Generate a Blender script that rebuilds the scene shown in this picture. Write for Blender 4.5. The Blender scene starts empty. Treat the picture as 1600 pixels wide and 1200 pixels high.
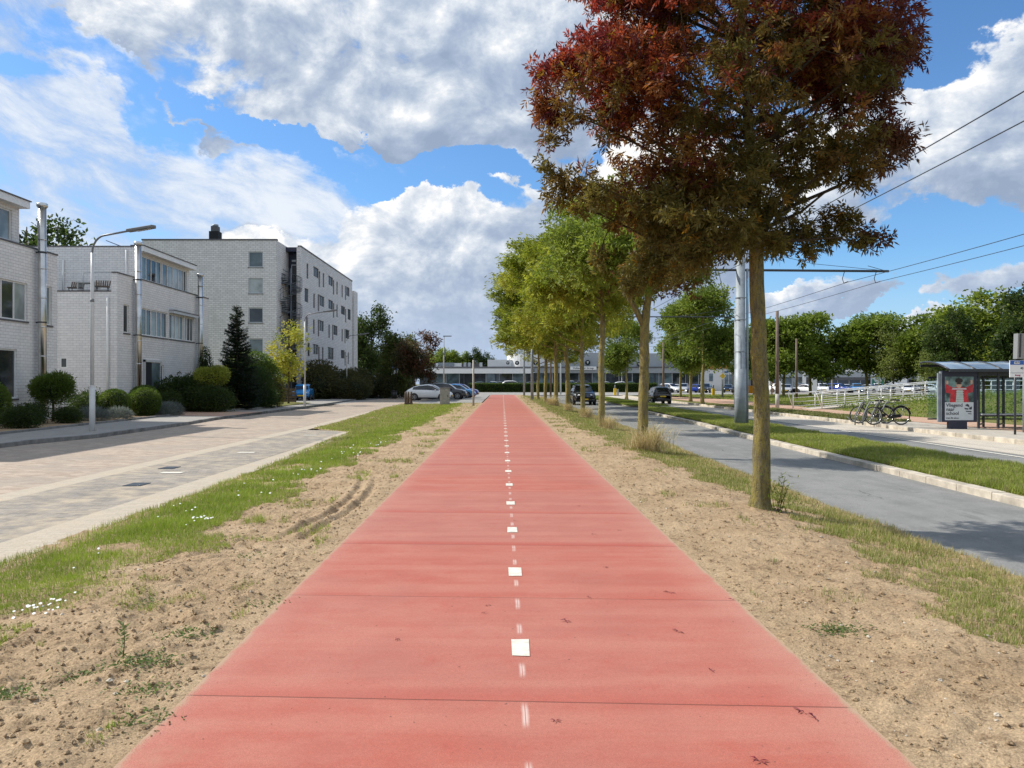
import bpy, math, random
import numpy as np
from mathutils import Vector, Matrix
SC = bpy.context.scene
COL = SC.collection
R = math.radians

# ------------------------------------------------------------------ camera, sky, sun, exposure
F, PX, PY, H = 1186.0, 785.0, 599.0, 1.62      # focal length and vanishing point measured on the 1600 px photograph
cam_d = bpy.data.cameras.new("camera")
cam = bpy.data.objects.new("camera", cam_d); COL.objects.link(cam)
cam.location = (0, 0, H); cam.rotation_euler = (R(90), 0, 0)
cam_d.sensor_width = 36; cam_d.lens = 36 * F / 1600
cam_d.shift_x = 15 / 1600.0; cam_d.shift_y = -1 / 1600.0
cam_d.clip_end = 5000; cam_d.clip_start = 0.05
SC.camera = cam

SUN_EL, SUN_AZ = R(43), R(-72)                  # azimuth from +Y towards +X
sd = Vector((math.sin(SUN_AZ) * math.cos(SUN_EL), math.cos(SUN_AZ) * math.cos(SUN_EL), math.sin(SUN_EL)))
sun_d = bpy.data.lights.new("sun", 'SUN'); sun_d.energy = 4.6; sun_d.angle = R(0.55); sun_d.color = (1.0, .945, .87)
sun = bpy.data.objects.new("sun", sun_d); COL.objects.link(sun)
sun.rotation_euler = sd.to_track_quat('Z', 'Y').to_euler()
SC.view_settings.view_transform = 'Standard'; SC.view_settings.look = 'None'
SC.view_settings.exposure = 0.2; SC.view_settings.gamma = 1.0
SC.cycles.max_bounces = 6; SC.cycles.diffuse_bounces = 3; SC.cycles.transparent_max_bounces = 12
SC.cycles.use_denoising = True
try:
    SC.cycles.denoiser = 'OPENIMAGEDENOISE'; SC.cycles.denoising_input_passes = 'RGB_ALBEDO_NORMAL'
except Exception: pass

# ------------------------------------------------------------------ tiny node language
class NT:
    def __init__(s, tree): s.t = tree; s.n = tree.nodes; s.l = tree.links
    def put(s, sock, v):
        if isinstance(v, V): s.l.new(v.s, sock)
        elif v is not None:
            if isinstance(v, (tuple, list)) and len(v) == 3 and sock.type == 'RGBA': v = (*v, 1)
            sock.default_value = v
    def node(s, typ, ins=(), out=0, **kw):
        n = s.n.new(typ)
        for k, v in kw.items(): setattr(n, k, v)
        for k, v in (ins.items() if isinstance(ins, dict) else enumerate(ins)):
            s.put(n.inputs[k], v)
        return V(s, n.outputs[out])
    def math(s, op, *a, clamp=False): return s.node('ShaderNodeMath', a, operation=op, use_clamp=clamp)
    def noise(s, vec, scale, detail=4, rough=.5, dist=0, out=0):
        return s.node('ShaderNodeTexNoise', {'Vector': vec, 'Scale': scale, 'Detail': detail, 'Roughness': rough, 'Distortion': dist}, out)
    def mix(s, f, a, b):
        n = s.n.new('ShaderNodeMix'); n.data_type = 'RGBA'
        s.put(n.inputs[0], f); s.put(n.inputs[6], a); s.put(n.inputs[7], b)
        return V(s, n.outputs[2])
    def ramp(s, f, stops, interp='LINEAR'):
        n = s.n.new('ShaderNodeValToRGB'); cr = n.color_ramp; cr.interpolation = interp
        while len(cr.elements) < len(stops): cr.elements.new(.5)
        for e, (p, c) in zip(cr.elements, stops):
            e.position = p; e.color = (*c, 1) if len(c) == 3 else c
        s.put(n.inputs[0], f); return V(s, n.outputs[0])
    def map(s, f, a, b, c=0.0, d=1.0, smooth=True):
        n = s.n.new('ShaderNodeMapRange'); n.interpolation_type = 'SMOOTHSTEP' if smooth else 'LINEAR'
        for i, v in enumerate((f, a, b, c, d)): s.put(n.inputs[i], v)
        return V(s, n.outputs[0])
    def xyz(s, v):
        n = s.n.new('ShaderNodeSeparateXYZ'); s.put(n.inputs[0], v)
        return [V(s, n.outputs[i]) for i in range(3)]
    def vec(s, x, y, z=0.0): return s.node('ShaderNodeCombineXYZ', (x, y, z))
class V:
    def __init__(s, nt, sock): s.nt = nt; s.s = sock
    def __add__(s, o): return s.nt.math('ADD', s, o)
    __radd__ = __add__
    def __sub__(s, o): return s.nt.math('SUBTRACT', s, o)
    def __rsub__(s, o): return s.nt.math('SUBTRACT', o, s)
    def __mul__(s, o): return s.nt.math('MULTIPLY', s, o)
    __rmul__ = __mul__
    def __truediv__(s, o): return s.nt.math('DIVIDE', s, o)
    def max(s, o): return s.nt.math('MAXIMUM', s, o)
    def min(s, o): return s.nt.math('MINIMUM', s, o)
    def abs(s): return s.nt.math('ABSOLUTE', s)

# ------------------------------------------------------------------ world: Nishita sky with clouds laid out by direction
def make_world():
    w = bpy.data.worlds.new("World"); SC.world = w; w.use_nodes = True
    nt = NT(w.node_tree); nt.n.clear()
    sky = nt.node('ShaderNodeTexSky', (), sky_type='NISHITA', sun_disc=False, sun_elevation=SUN_EL, sun_rotation=SUN_AZ,
                  air_density=1.0, dust_density=0.4, ozone_density=2.2, altitude=0)
    tc = nt.n.new('ShaderNodeTexCoord'); d = V(nt, tc.outputs['Generated'])
    x, y, z = nt.xyz(d)
    az = nt.math('ARCTAN2', x, y)                     # 0 along the cycle path
    hor = nt.math('SQRT', x * x + y * y)
    el = nt.math('ARCTAN2', z, hor)
    # angular picture of the sky, in radians
    def A(px, py):
        dx, dz = (px - PX) / F, (PY - py) / F
        return math.atan(dx), math.atan(dz / math.sqrt(1 + dx * dx))
    p = nt.vec(az, el * 1.35, 0.0)
    nbig = nt.noise(p, 3.0, 12, .55, .15)
    puff = nt.noise(p, 8.5, 12, .62, .25)
    # relief: the same fields sampled a little towards the sun (up and left)
    p2 = nt.vec(az + (-.016), el * 1.35 + .026, 0.0)
    relief = (nbig - nt.noise(p2, 3.0, 12, .55, .15)) * 3.0 + (puff - nt.noise(p2, 8.5, 12, .62, .25)) * 2.3
    wx, wy, wz = nt.xyz(nt.noise(p, 6.5, 9, .60, 0, out=1)); azw = az + (wx - .5) * .30; elw = el + (wy - .5) * .17
    acc = []
    def blob(px, py, rx, ry, rot=0, keep=False):
        a, e = A(px, py); c, s_ = math.cos(R(rot)), math.sin(R(rot))
        dx = azw - a; dy = elw - e
        u = (dx * c + dy * s_) / (rx / F); v = (dy * c - dx * s_) / (ry / F)
        b = 1.0 - nt.math('SQRT', u * u + v * v)
        if keep: acc.append((b.max(0.0), v - u * .35))
        return b
    cum = None
    for b in [(600, 30, 480, 190, -4), (280, 110, 190, 80, -18), (800, 90, 300, 140, -4), (700, 190, 240, 60, -2), (800, 320, 120, 100, 30), (680, 400, 230, 130, 22), (620, 500, 380, 140, 6), (900, 430, 260, 170, 0),
              (1560, 160, 120, 110, 20), (1480, 265, 290, 95, 8), (1330, 200, 160, 80, 0), (1620, 425, 120, 40, 12), (1290, 462, 130, 24, 6), (1100, 300, 200, 140, 0),
              (1450, 530, 360, 34, 0)]:
        q = blob(*b, keep=True); cum = q if cum is None else cum.max(q)
    num = acc[0][0] * acc[0][1]; den = acc[0][0] + .02
    for w_, v_ in acc[1:]: num = num + w_ * v_; den = den + w_
    lit = num / den
    ax = az.abs()
    other = nt.map(ax, .75, 1.0) * .5 + nt.map(el, .62, .85) * .35 - .30
    cum = cum.max(other)
    holes = blob(560, 245, 330, 34, -14).max(blob(190, 140, 170, 34, -30)).max(blob(1430, 395, 230, 62, 4)).max(blob(1490, 30, 130, 80, 0)).max(blob(1340, 500, 90, 20, 0)).max(blob(760, 262, 110, 34, -5)).max(blob(0, 95, 90, 22, -10)).max(blob(440, 205, 120, 22, -25))
    holes = (holes + (puff - .5) * .8).max(0.0)
    holes = (holes * 2.2).min(1.0)
    dens = (cum * 1.9).min(.50) - holes * .75 + (nbig - .5) * 1.9 + (puff - .5) * 1.5
    cover = nt.map(dens, .05, .27)
    thick = nt.map(dens, .20, 1.0)
    # thin streaky veil, upper left, running down to the right
    c, s_ = math.cos(R(-17)), math.sin(R(-17))
    us = az * c + el * s_; vs = el * c - az * s_
    warp = nt.noise(nt.vec(us * 1.0, vs * 1.0, 5.0), 4.0, 3, .5)
    nst = nt.noise(nt.vec(us * 2.0, vs * 4.6 + warp * .25, 3.0), 4.2, 12, .66, .25)
    nst2 = nt.noise(nt.vec(us * 1.3, vs * 2.4, 7.0), 3.4, 6, .55, .3)
    veil = blob(120, 290, 660, 150, -17).max(blob(40, 50, 210, 80, -20)).max(blob(620, 258, 100, 20, -14)).max(blob(200, 430, 700, 230, -6)).max(blob(120, 190, 150, 40, -18))
    vden = (veil * 2.2).min(.56) - holes * .55 + (nst - .5) * 1.7 + (nst2 - .5) * .8
    vcov = nt.map(vden, -.12, .60) * nt.map(nst * .6 + nst2 * .4, .36, .62, .66, .97)
    vbright = nt.map(nst * .6 + nst2 * .4, .40, .60)
    base_l = nt.map(el, .02, .34, -.10, .06)
    ccol = nt.ramp(relief + base_l + lit * .50 + (.50 - thick * .15),
                   [(0.0, (.30, .38, .52)), (.28, (.38, .46, .60)), (.50, (.50, .575, .69)), (.72, (.70, .75, .82)), (.90, (.95, .95, .95)), (1.0, (1.04, 1.02, .98))])
    vcol = nt.mix(vbright, (.46, .56, .73), (.78, .83, .90))
    K = 0.95
    skyl = nt.node('ShaderNodeVectorMath', {0: nt.node('ShaderNodeVectorMath', {0: sky, 3: 0.125}, operation='SCALE'), 1: (0.64, 0.92, 1.16)}, operation='MULTIPLY')
    def sc(cc): return nt.node('ShaderNodeVectorMath', {0: cc, 3: K}, operation='SCALE')
    col = nt.mix(vcov, skyl, sc(vcol))
    col = nt.mix(cover, col, sc(ccol))
    low = nt.map(el, .0, .16, .62, 0.0)
    col = nt.mix(low * nt.map(el, -.02, .0), col, sc(nt.vec(.50, .61, .80)))
    bg = nt.node('ShaderNodeBackground', {0: col, 1: 1.0})
    out = nt.n.new('ShaderNodeOutputWorld'); nt.l.new(bg.s, out.inputs[0])
    w.cycles.sampling_method = 'MANUAL'; w.cycles.sample_map_resolution = 512
make_world()

# ------------------------------------------------------------------ materials
MATS = {}
def new_mat(name):
    m = bpy.data.materials.new(name); m.use_nodes = True
    nt = NT(m.node_tree); nt.n.clear(); MATS[name] = m
    return m, nt
def finish(nt, color, rough=.7, bump=None, bstr=.3, bdist=.01, metal=0.0, spec=None, normal=None, **kw):
    ins = {'Base Color': color, 'Roughness': rough, 'Metallic': metal}
    if spec is not None: ins['Specular IOR Level'] = spec
    ins.update(kw)
    if bump is not None:
        ins['Normal'] = nt.node('ShaderNodeBump', {'Strength': bstr, 'Distance': bdist, 'Height': bump})
    b = nt.node('ShaderNodeBsdfPrincipled', ins)
    o = nt.n.new('ShaderNodeOutputMaterial'); nt.l.new(b.s, o.inputs[0])
def pos(nt): return V(nt, nt.n.new('ShaderNodeNewGeometry').outputs['Position'])
def objc(nt): return V(nt, nt.n.new('ShaderNodeTexCoord').outputs['Object'])
def simple(name, c, rough=.5, metal=0.0, var=.12, scale=6, bump=0.0, spec=None, **kw):
    m, nt = new_mat(name)
    p = objc(nt); n = nt.noise(p, scale, 5, .6)
    c1 = tuple(x * (1 - var) for x in c); c2 = tuple(min(1, x * (1 + var)) for x in c)
    col = nt.mix(nt.map(n, .3, .7), c1, c2)
    finish(nt, col, rough, bump=nt.noise(p, scale * 8, 3) if bump else None, bstr=bump, metal=metal, spec=spec, **kw)
    return m
def foliage_mat(name, transl=.4, rough=.55):
    m, nt = new_mat(name)
    a = nt.node('ShaderNodeAttribute', (), attribute_name='Col')
    b = nt.node('ShaderNodeBsdfPrincipled', {'Base Color': a, 'Roughness': rough, 'Specular IOR Level': .35})
    t = nt.node('ShaderNodeBsdfTranslucent', {'Color': a})
    mx = nt.n.new('ShaderNodeMixShader'); mx.inputs[0].default_value = transl
    nt.l.new(b.s, mx.inputs[1]); nt.l.new(t.s, mx.inputs[2])
    o = nt.n.new('ShaderNodeOutputMaterial'); nt.l.new(mx.outputs[0], o.inputs[0])
    return m
FOL = foliage_mat('leaf', .55, .5)
BLADE = foliage_mat('grass_blade', .35, .65)

def m_path():
    m, nt = new_mat('red_concrete'); p = pos(nt); x, y, z = nt.xyz(p)
    ys = y + x * .045 - 3.87
    cell = nt.math('FLOOR', ys / 1.87)
    wn = nt.node('ShaderNodeTexWhiteNoise', {'W': cell}, noise_dimensions='1D')
    fr = nt.math('FRACT', ys / 1.87)
    wob = (nt.noise(p, 3, 3) - .5) * .006
    dj = (nt.math('PINGPONG', ys + wob, .935))
    wn2 = nt.node('ShaderNodeTexWhiteNoise', {'W': nt.math('FLOOR', (ys + .935) / 1.87) + 7.3}, noise_dimensions='1D')
    joint = nt.map(dj, .0035, .008, 1, 0) * (wn2 * .45 + .55) * nt.map(y, 25, 60, 1, .25)
    n1 = nt.noise(nt.vec(x * .6, y * 1.2), 1.3, 8, .66, 0.0)
    n2 = nt.noise(p, 5.5, 6, .65)
    n3 = nt.noise(p, 180, 2, .6)
    n4 = nt.noise(nt.vec(x * .7, y * 1.3), 1.9, 9, .72, 0.0)
    base = nt.mix(nt.map(n1 * .6 + wn * .4, .3, .7), (.41, .115, .080), (.40, .14, .106))
    base = nt.mix(nt.map(n4, .36, .70) * .55, base, (.47, .20, .145))
    base = nt.mix(nt.map(nt.noise(p, .45, 6, .65, 0.0), .45, .65) * .5, base, (.36, .125, .095))      # chalky cement bloom
    base = nt.mix(nt.map(n2, .5, .75) * .45, base, (.40, .088, .062))
    band = nt.noise(nt.vec(x * .12, y * 2.6), 1.0, 4, .6)
    base = nt.mix(nt.map(band, .45, .62) * .4, base, (.47, .20, .145))
    near = nt.map(fr, .0, .13, 1, 0) * wn * .75
    base = nt.mix(near, base, (.40, .072, .05))
    xe = (x.abs() - 1.35)
    base = nt.mix(nt.map(xe + (n2 - .5) * .5, .0, .45) * .5, base, (.48, .25, .19))   # sandy edges
    grain = nt.map(n3, .25, .75, .70, 1.26, smooth=False)
    base = nt.mix(1.0, base, base)
    n5 = nt.noise(p, 48, 5, .85)
    sc = nt.node('ShaderNodeVectorMath', {0: base, 3: grain * nt.map(n5, .3, .7, .86, 1.14, smooth=False)}, operation='SCALE')
    blot = nt.map(nt.noise(p, 9, 4, .7), .62, .70) * .22
    sc = nt.mix(blot, sc, (.30, .085, .06))
    trk = nt.map(((x.abs() - .75).abs() + (n2 - .5) * .3), .30, .0) * nt.map(n1, .4, .6) * .22
    sc = nt.mix(trk, sc, (.34, .11, .085))
    # chalky paint streaks left beside each mark, and joints
    ym = y - 4.65
    xm = (x - (.112))
    def streak(off, ln, wd):
        d = nt.math('PINGPONG', ym - off, .935)
        env = nt.map(d, ln * .35, ln, 1, 0)
        side = nt.map((xm + (d - .05) * .02).abs(), wd * .15, wd, 1, 0)
        core = nt.map(xm.abs(), .0015, .0028, 0, 1)
        return env * side * core
    st = streak(.36, .13, .024).max(streak(-.36, .13, .024)).max(streak(.93, .17, .024))
    st = st * nt.map(n2, .3, .55, .5, 1)
    sc = nt.mix(st * .62, sc, (.70, .62, .56))
    speck = nt.map(nt.noise(p, 34, 2, .4), .735, .76) * .8
    sc = nt.mix(speck, sc, (.10, .05, .04))
    sc = nt.mix(joint * .7, sc, (.075, .03, .022))
    edge = nt.map((x - .055).abs() + (n2 - .5) * .10 + (n3 - .5) * .12, 1.655, 1.70)
    sc = nt.mix(edge * .85, sc, (.40, .31, .20))
    dust = nt.map(nt.noise(p, 1.1, 5, .7), .56, .78) * nt.map((x - .055).abs(), .6, 1.7) * .35
    sc = nt.mix(dust, sc, (.45, .32, .21))
    finish(nt, sc, .82, bump=n3 * .6 + joint * (-3.0) + n2, bstr=.22, bdist=.004, spec=.35)
m_path()

def m_sand(name, c1, c2, c3):
    m, nt = new_mat(name); p = pos(nt)
    n1 = nt.noise(p, 1.1, 6, .6); n2 = nt.noise(p, 14, 6, .7); n3 = nt.noise(p, 75, 5, .7); n4 = nt.noise(p, 4, 4, .6)
    c = nt.mix(nt.map(n1, .35, .65), c1, c2)
    c = nt.mix(nt.map(n2 * .6 + n4 * .4, .50, .64) * .8, c, c3)
    g = nt.map(n3, .28, .72, .45, 1.40, smooth=False)
    c = nt.node('ShaderNodeVectorMath', {0: c, 3: g}, operation='SCALE')
    vo = nt.node('ShaderNodeTexVoronoi', {'Vector': p, 'Scale': 26.0, 'Randomness': 1.0}, feature='F1')
    peb = nt.map(vo, .10, .14, 1, 0) * nt.map(nt.noise(p, 5, 2), .56, .62)
    c = nt.mix(peb * .6, c, (.50, .44, .35))
    finish(nt, c, .95, bump=n3 * .5 + n2 * 1.4 + peb, bstr=.85, bdist=.02, spec=.15)
m_sand('sand', (.48, .355, .22), (.40, .285, .17), (.18, .12, .07))
m_sand('turf_soil', (.16, .17, .05), (.22, .20, .07), (.10, .12, .03))

def m_asphalt(name, c, c2, patch=.5, streak=True):
    m, nt = new_mat(name); p = pos(nt); x, y, z = nt.xyz(p)
    n1 = nt.noise(nt.vec(x * 1.6, y * .12), 1.0, 5, .6); n2 = nt.noise(p, 130, 3, .7); n3 = nt.noise(p, 2.0, 6, .65)
    col = nt.mix(nt.map(n1 * .5 + n3 * .5, .35, .65), c, c2)
    g = nt.map(n2, .3, .7, .60, 1.42, smooth=False)
    col = nt.node('ShaderNodeVectorMath', {0: col, 3: g}, operation='SCALE')
    vo = nt.node('ShaderNodeTexVoronoi', {'Vector': nt.node('ShaderNodeVectorMath', {0: p, 1: nt.node('ShaderNodeVectorMath', {0: nt.noise(p, 1.5, 4, out=1), 3: .6}, operation='SCALE')}, operation='ADD'), 'Scale': .32}, feature='DISTANCE_TO_EDGE')
    crack = nt.map(vo, .002, .006, 1, 0) * nt.map(nt.noise(p, .6, 2), .58, .62)
    col = nt.mix(crack * .45, col, (.06, .06, .06))
    stain = nt.map(nt.noise(nt.vec(x * 1.5, y * .35), 1.7, 7, .7), .55, .72)
    col = nt.mix(stain * .45, col, tuple(v * .55 for v in c))
    finish(nt, col, .9, bump=n2, bstr=.4, bdist=.006, spec=.15)
m_asphalt('asphalt', (.185, .188, .18), (.255, .255, .243))
m_asphalt('concrete_lane', (.46, .415, .34), (.54, .49, .41))
m_asphalt('far_asphalt', (.26, .255, .24), (.33, .32, .295))

def m_pavers(name, c1, c2, c3, mortar, bw, bh, rot=0.0, dirt=(.40, .345, .27), dirtamt=.5):
    m, nt = new_mat(name); p = pos(nt)
    mp = nt.node('ShaderNodeMapping', {'Vector': p, 'Rotation': (0, 0, rot)})
    n1 = nt.noise(p, .7, 6, .62); n2 = nt.noise(p, 60, 4, .65); n3 = nt.noise(p, 3.2, 6, .65)
    br = nt.n.new('ShaderNodeTexBrick'); nt.l.new(mp.s, br.inputs['Vector'])
    nt.put(br.inputs['Color1'], c1); nt.put(br.inputs['Color2'], c2); nt.put(br.inputs['Mortar'], mortar)
    br.inputs['Scale'].default_value = 1; br.inputs['Brick Width'].default_value = bw; br.inputs['Row Height'].default_value = bh
    br.inputs['Mortar Size'].default_value = .006; br.inputs['Mortar Smooth'].default_value = .4; br.inputs['Bias'].default_value = 0
    c = nt.mix(nt.map(n1, .4, .65), V(nt, br.outputs[0]), nt.mix(.5, V(nt, br.outputs[0]), c3))
    c = nt.mix(nt.map(n3 * .6 + n1 * .4, .42, .66) * dirtamt, c, dirt)
    g = nt.map(n2, .3, .7, .82, 1.18, smooth=False)
    c = nt.node('ShaderNodeVectorMath', {0: c, 3: g}, operation='SCALE')
    finish(nt, c, .88, bump=V(nt, br.outputs[1]) * -1.0 + n2 * .3, bstr=.4, bdist=.01, spec=.25)
m_pavers('street_bricks', (.34, .26, .195), (.50, .405, .315), (.28, .25, .22), (.34, .30, .25), .21, .105)
m_pavers('parking_bricks', (.20, .185, .165), (.31, .285, .25), (.17, .16, .15), (.42, .37, .29), .21, .105, dirt=(.49, .41, .30), dirtamt=.9)
m_pavers('gutter_bricks', (.44, .385, .30), (.50, .44, .35), (.40, .35, .28), (.36, .31, .24), .21, .105, dirt=(.50, .42, .31), dirtamt=.8)
m_pavers('pavement_tiles', (.30, .285, .26), (.36, .34, .31), (.27, .26, .24), (.22, .20, .18), .30, .30, dirt=(.38, .35, .29))
m_pavers('platform_tiles', (.42, .39, .33), (.48, .44, .37), (.36, .33, .28), (.26, .24, .2), .30, .30, dirt=(.50, .44, .35))
m_pavers('red_bricks', (.44, .24, .16), (.50, .30, .21), (.46, .32, .23), (.40, .30, .22), .21, .105, dirt=(.52, .40, .28), dirtamt=.7)
simple('kerb_concrete', (.47, .42, .34), .9, var=.3, scale=2.5, bump=.5)
simple('kerb_grey', (.20, .195, .185), .9, var=.3, scale=2.5, bump=.4)

def m_wall(name, c1, c2, mortar, bw, bh, msize=.010, stain=.3, xw=1.0):
    m, nt = new_mat(name); p = pos(nt); x, y, z = nt.xyz(p)
    br = nt.n.new('ShaderNodeTexBrick'); nt.l.new(nt.vec(x + y, z).s, br.inputs['Vector'])
    nt.put(br.inputs['Color1'], c1); nt.put(br.inputs['Color2'], c2); nt.put(br.inputs['Mortar'], mortar)
    br.inputs['Scale'].default_value = 1; br.inputs['Brick Width'].default_value = bw; br.inputs['Row Height'].default_value = bh
    br.inputs['Mortar Size'].default_value = msize; br.inputs['Mortar Smooth'].default_value = .3; br.inputs['Bias'].default_value = 0
    n1 = nt.noise(nt.vec((x + y) * 1.2, z * .35), .9, 6, .65); n2 = nt.noise(p, 30, 4, .6); n3 = nt.noise(nt.vec((x + y) * 6, z * .3), 1.0, 4, .6)
    c = nt.mix(nt.map(n1 * .6 + n3 * .4, .45, .68) * stain, V(nt, br.outputs[0]), tuple(v * .62 for v in c1))
    g = nt.map(n2, .3, .7, .93, 1.07, smooth=False)
    c = nt.node('ShaderNodeVectorMath', {0: c, 3: g}, operation='SCALE')
    finish(nt, c, .85, bump=V(nt, br.outputs[1]) * -1.0 + n2 * .15, bstr=.6, bdist=.012, spec=.3)
m_wall('white_brick', (.76, .75, .735), (.84, .83, .81), (.50, .49, .48), .32, .128, .008)
m_wall('white_brick_far', (.70, .69, .68), (.82, .81, .80), (.46, .455, .445), .46, .19, .020, stain=.3)
simple('render_white', (.80, .80, .78), .7, var=.05, scale=.5)
simple('cladding_grey', (.36, .39, .41), .5, var=.08, scale=.3)
simple('fascia_grey', (.28, .30, .31), .5, var=.08, scale=.3)
simple('panel_light', (.52, .55, .56), .4, var=.06, scale=.5)
simple('coping', (.10, .10, .105), .6)
simple('roofing', (.06, .06, .065), .9)
simple('white_paint', (.78, .78, .76), .4, var=.05)
simple('road_paint', (.68, .65, .56), .7, var=.16, scale=14)
simple('frame_grey', (.56, .57, .57), .45, var=.06)
simple('dark_metal', (.035, .042, .05), .4, var=.1)
simple('steel', (.62, .62, .60), .28, metal=1.0, var=.12, scale=2.2)
simple('galvanised', (.27, .31, .34), .55, metal=.1, var=.18, scale=3)
simple('lamp_paint', (.62, .63, .62), .4, var=.06)
simple('lamp_grey', (.17, .18, .19), .45, var=.1)
simple('rust_pole', (.155, .115, .085), .85, var=.25, scale=1.5, bump=.3)
simple('concrete_pole', (.42, .40, .36), .8, var=.15, scale=3, bump=.2)
simple('rubber', (.012, .012, .013), .7)
simple('black_plastic', (.015, .015, .017), .45)
simple('alloy', (.45, .46, .47), .3, metal=.9)
simple('solar_panel', (.012, .016, .035), .15)
simple('curtain', (.50, .52, .52), .8, var=.15, scale=3)
simple('navy_metal', (.018, .022, .045), .4)
simple('interior_dark', (.012, .014, .016), .8)
simple('wood_boards', (.115, .08, .055), .75, var=.3, scale=3, bump=.3)
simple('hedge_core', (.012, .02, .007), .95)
simple('sign_blue', (.03, .12, .42), .4)
simple('sign_red', (.55, .03, .03), .4)
simple('sign_yellow', (.75, .50, .03), .4)
simple('orange_paint', (.80, .33, .03), .45)
simple('green_panel', (.01, .17, .11), .4)
simple('roof_orange', (.55, .22, .05), .6)
simple('flag_blue', (.04, .12, .30), .7)
simple('cabinet_grey', (.30, .31, .29), .7, var=.15, bump=.1)
simple('stair_grey', (.09, .105, .125), .5)
simple('poster_backdrop', (.10, .17, .16), .5, var=.85, scale=3.4)
simple('poster_red', (.50, .03, .04), .5, var=.35, scale=12)
simple('poster_shirt', (.42, .50, .42), .5, var=.15, scale=15)
simple('poster_skin', (.58, .36, .26), .5)
simple('poster_hair', (.02, .013, .01), .5)
simple('poster_sheet', (.55, .60, .62), .5, var=.03)
simple('ink', (.03, .035, .05), .5)
simple('magenta_print', (.40, .02, .12), .5)
simple('dead_leaf', (.16, .012, .02), .6, var=.4, scale=30)
simple('curb_daisy', (.85, .85, .80), .6)
def glassy(name, c, rough=.04, spec=.8):
    m, nt = new_mat(name); p = objc(nt)
    n = nt.noise(p, .7, 3)
    finish(nt, nt.mix(nt.map(n, .35, .65), tuple(v * .6 for v in c), tuple(v * 1.3 for v in c)), rough, bump=n, bstr=.03, spec=spec)
glassy('glass_dark', (.035, .045, .05))
glassy('glass_far', (.04, .05, .06), .25, .35)
glassy('glass_blue', (.12, .17, .19), .06)
glassy('glass_curtain', (.33, .37, .37), .08, .6)
glassy('car_glass', (.012, .015, .018), .03)
glassy('lens', (.75, .77, .78), .08)
glassy('lens_red', (.35, .01, .01), .1)
def clear_glass():
    m, nt = new_mat('clear_glass')
    g = nt.node('ShaderNodeBsdfGlossy', {'Color': (.8, .9, .95), 'Roughness': .03})
    t = nt.node('ShaderNodeBsdfTransparent', {'Color': (.82, .90, .92)})
    fr = nt.node('ShaderNodeFresnel', {'IOR': 1.5})
    mx = nt.n.new('ShaderNodeMixShader'); nt.l.new(fr.s, mx.inputs[0]); nt.l.new(t.s, mx.inputs[1]); nt.l.new(g.s, mx.inputs[2])
    o = nt.n.new('ShaderNodeOutputMaterial'); nt.l.new(mx.outputs[0], o.inputs[0])
clear_glass()
glassy('roof_glass', (.27, .34, .38), .12, .9)
for nm, c in dict(white=(.88, .88, .88), black=(.012, .012, .014), blue=(.02, .22, .52), darkblue=(.02, .05, .30), grey=(.13, .14, .15), silver=(.42, .44, .45), dark=(.03, .034, .04), green=(.05, .09, .07)).items():
    simple('car_' + nm, c, .25, var=.03, **{'Coat Weight': .7, 'Coat Roughness': .05})
def m_bark(name, c1, c2, lichen, amt):
    m, nt = new_mat(name); p = pos(nt); x, y, z = nt.xyz(p)
    q = nt.vec(x * 4, y * 4, z * 1.1)
    n1 = nt.noise(q, 9, 8, .7); n2 = nt.noise(q, 3.5, 8, .75); n3 = nt.noise(p, 55, 4, .7)
    c = nt.mix(nt.map(n1, .35, .65), c1, c2)
    c = nt.mix(nt.map(n2 + (n3 - .5) * .7, .36, .64) * amt, c, lichen)
    c = nt.mix(nt.map(nt.noise(p, 2.2, 4), .5, .7) * .45, c, tuple(v * .55 for v in c2))
    c = nt.mix(nt.map(n3, .58, .68) * .7, c, tuple(v * .4 for v in c1))
    finish(nt, c, .9, bump=n1 * 1.5 + n3 * .8, bstr=1.0, bdist=.035, spec=.2)
m_bark('bark_lichen', (.12, .10, .065), (.29, .26, .16), (.44, .365, .07), .74)
m_bark('bark_dark', (.06, .045, .03), (.12, .09, .06), (.12, .11, .04), .3)

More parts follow.
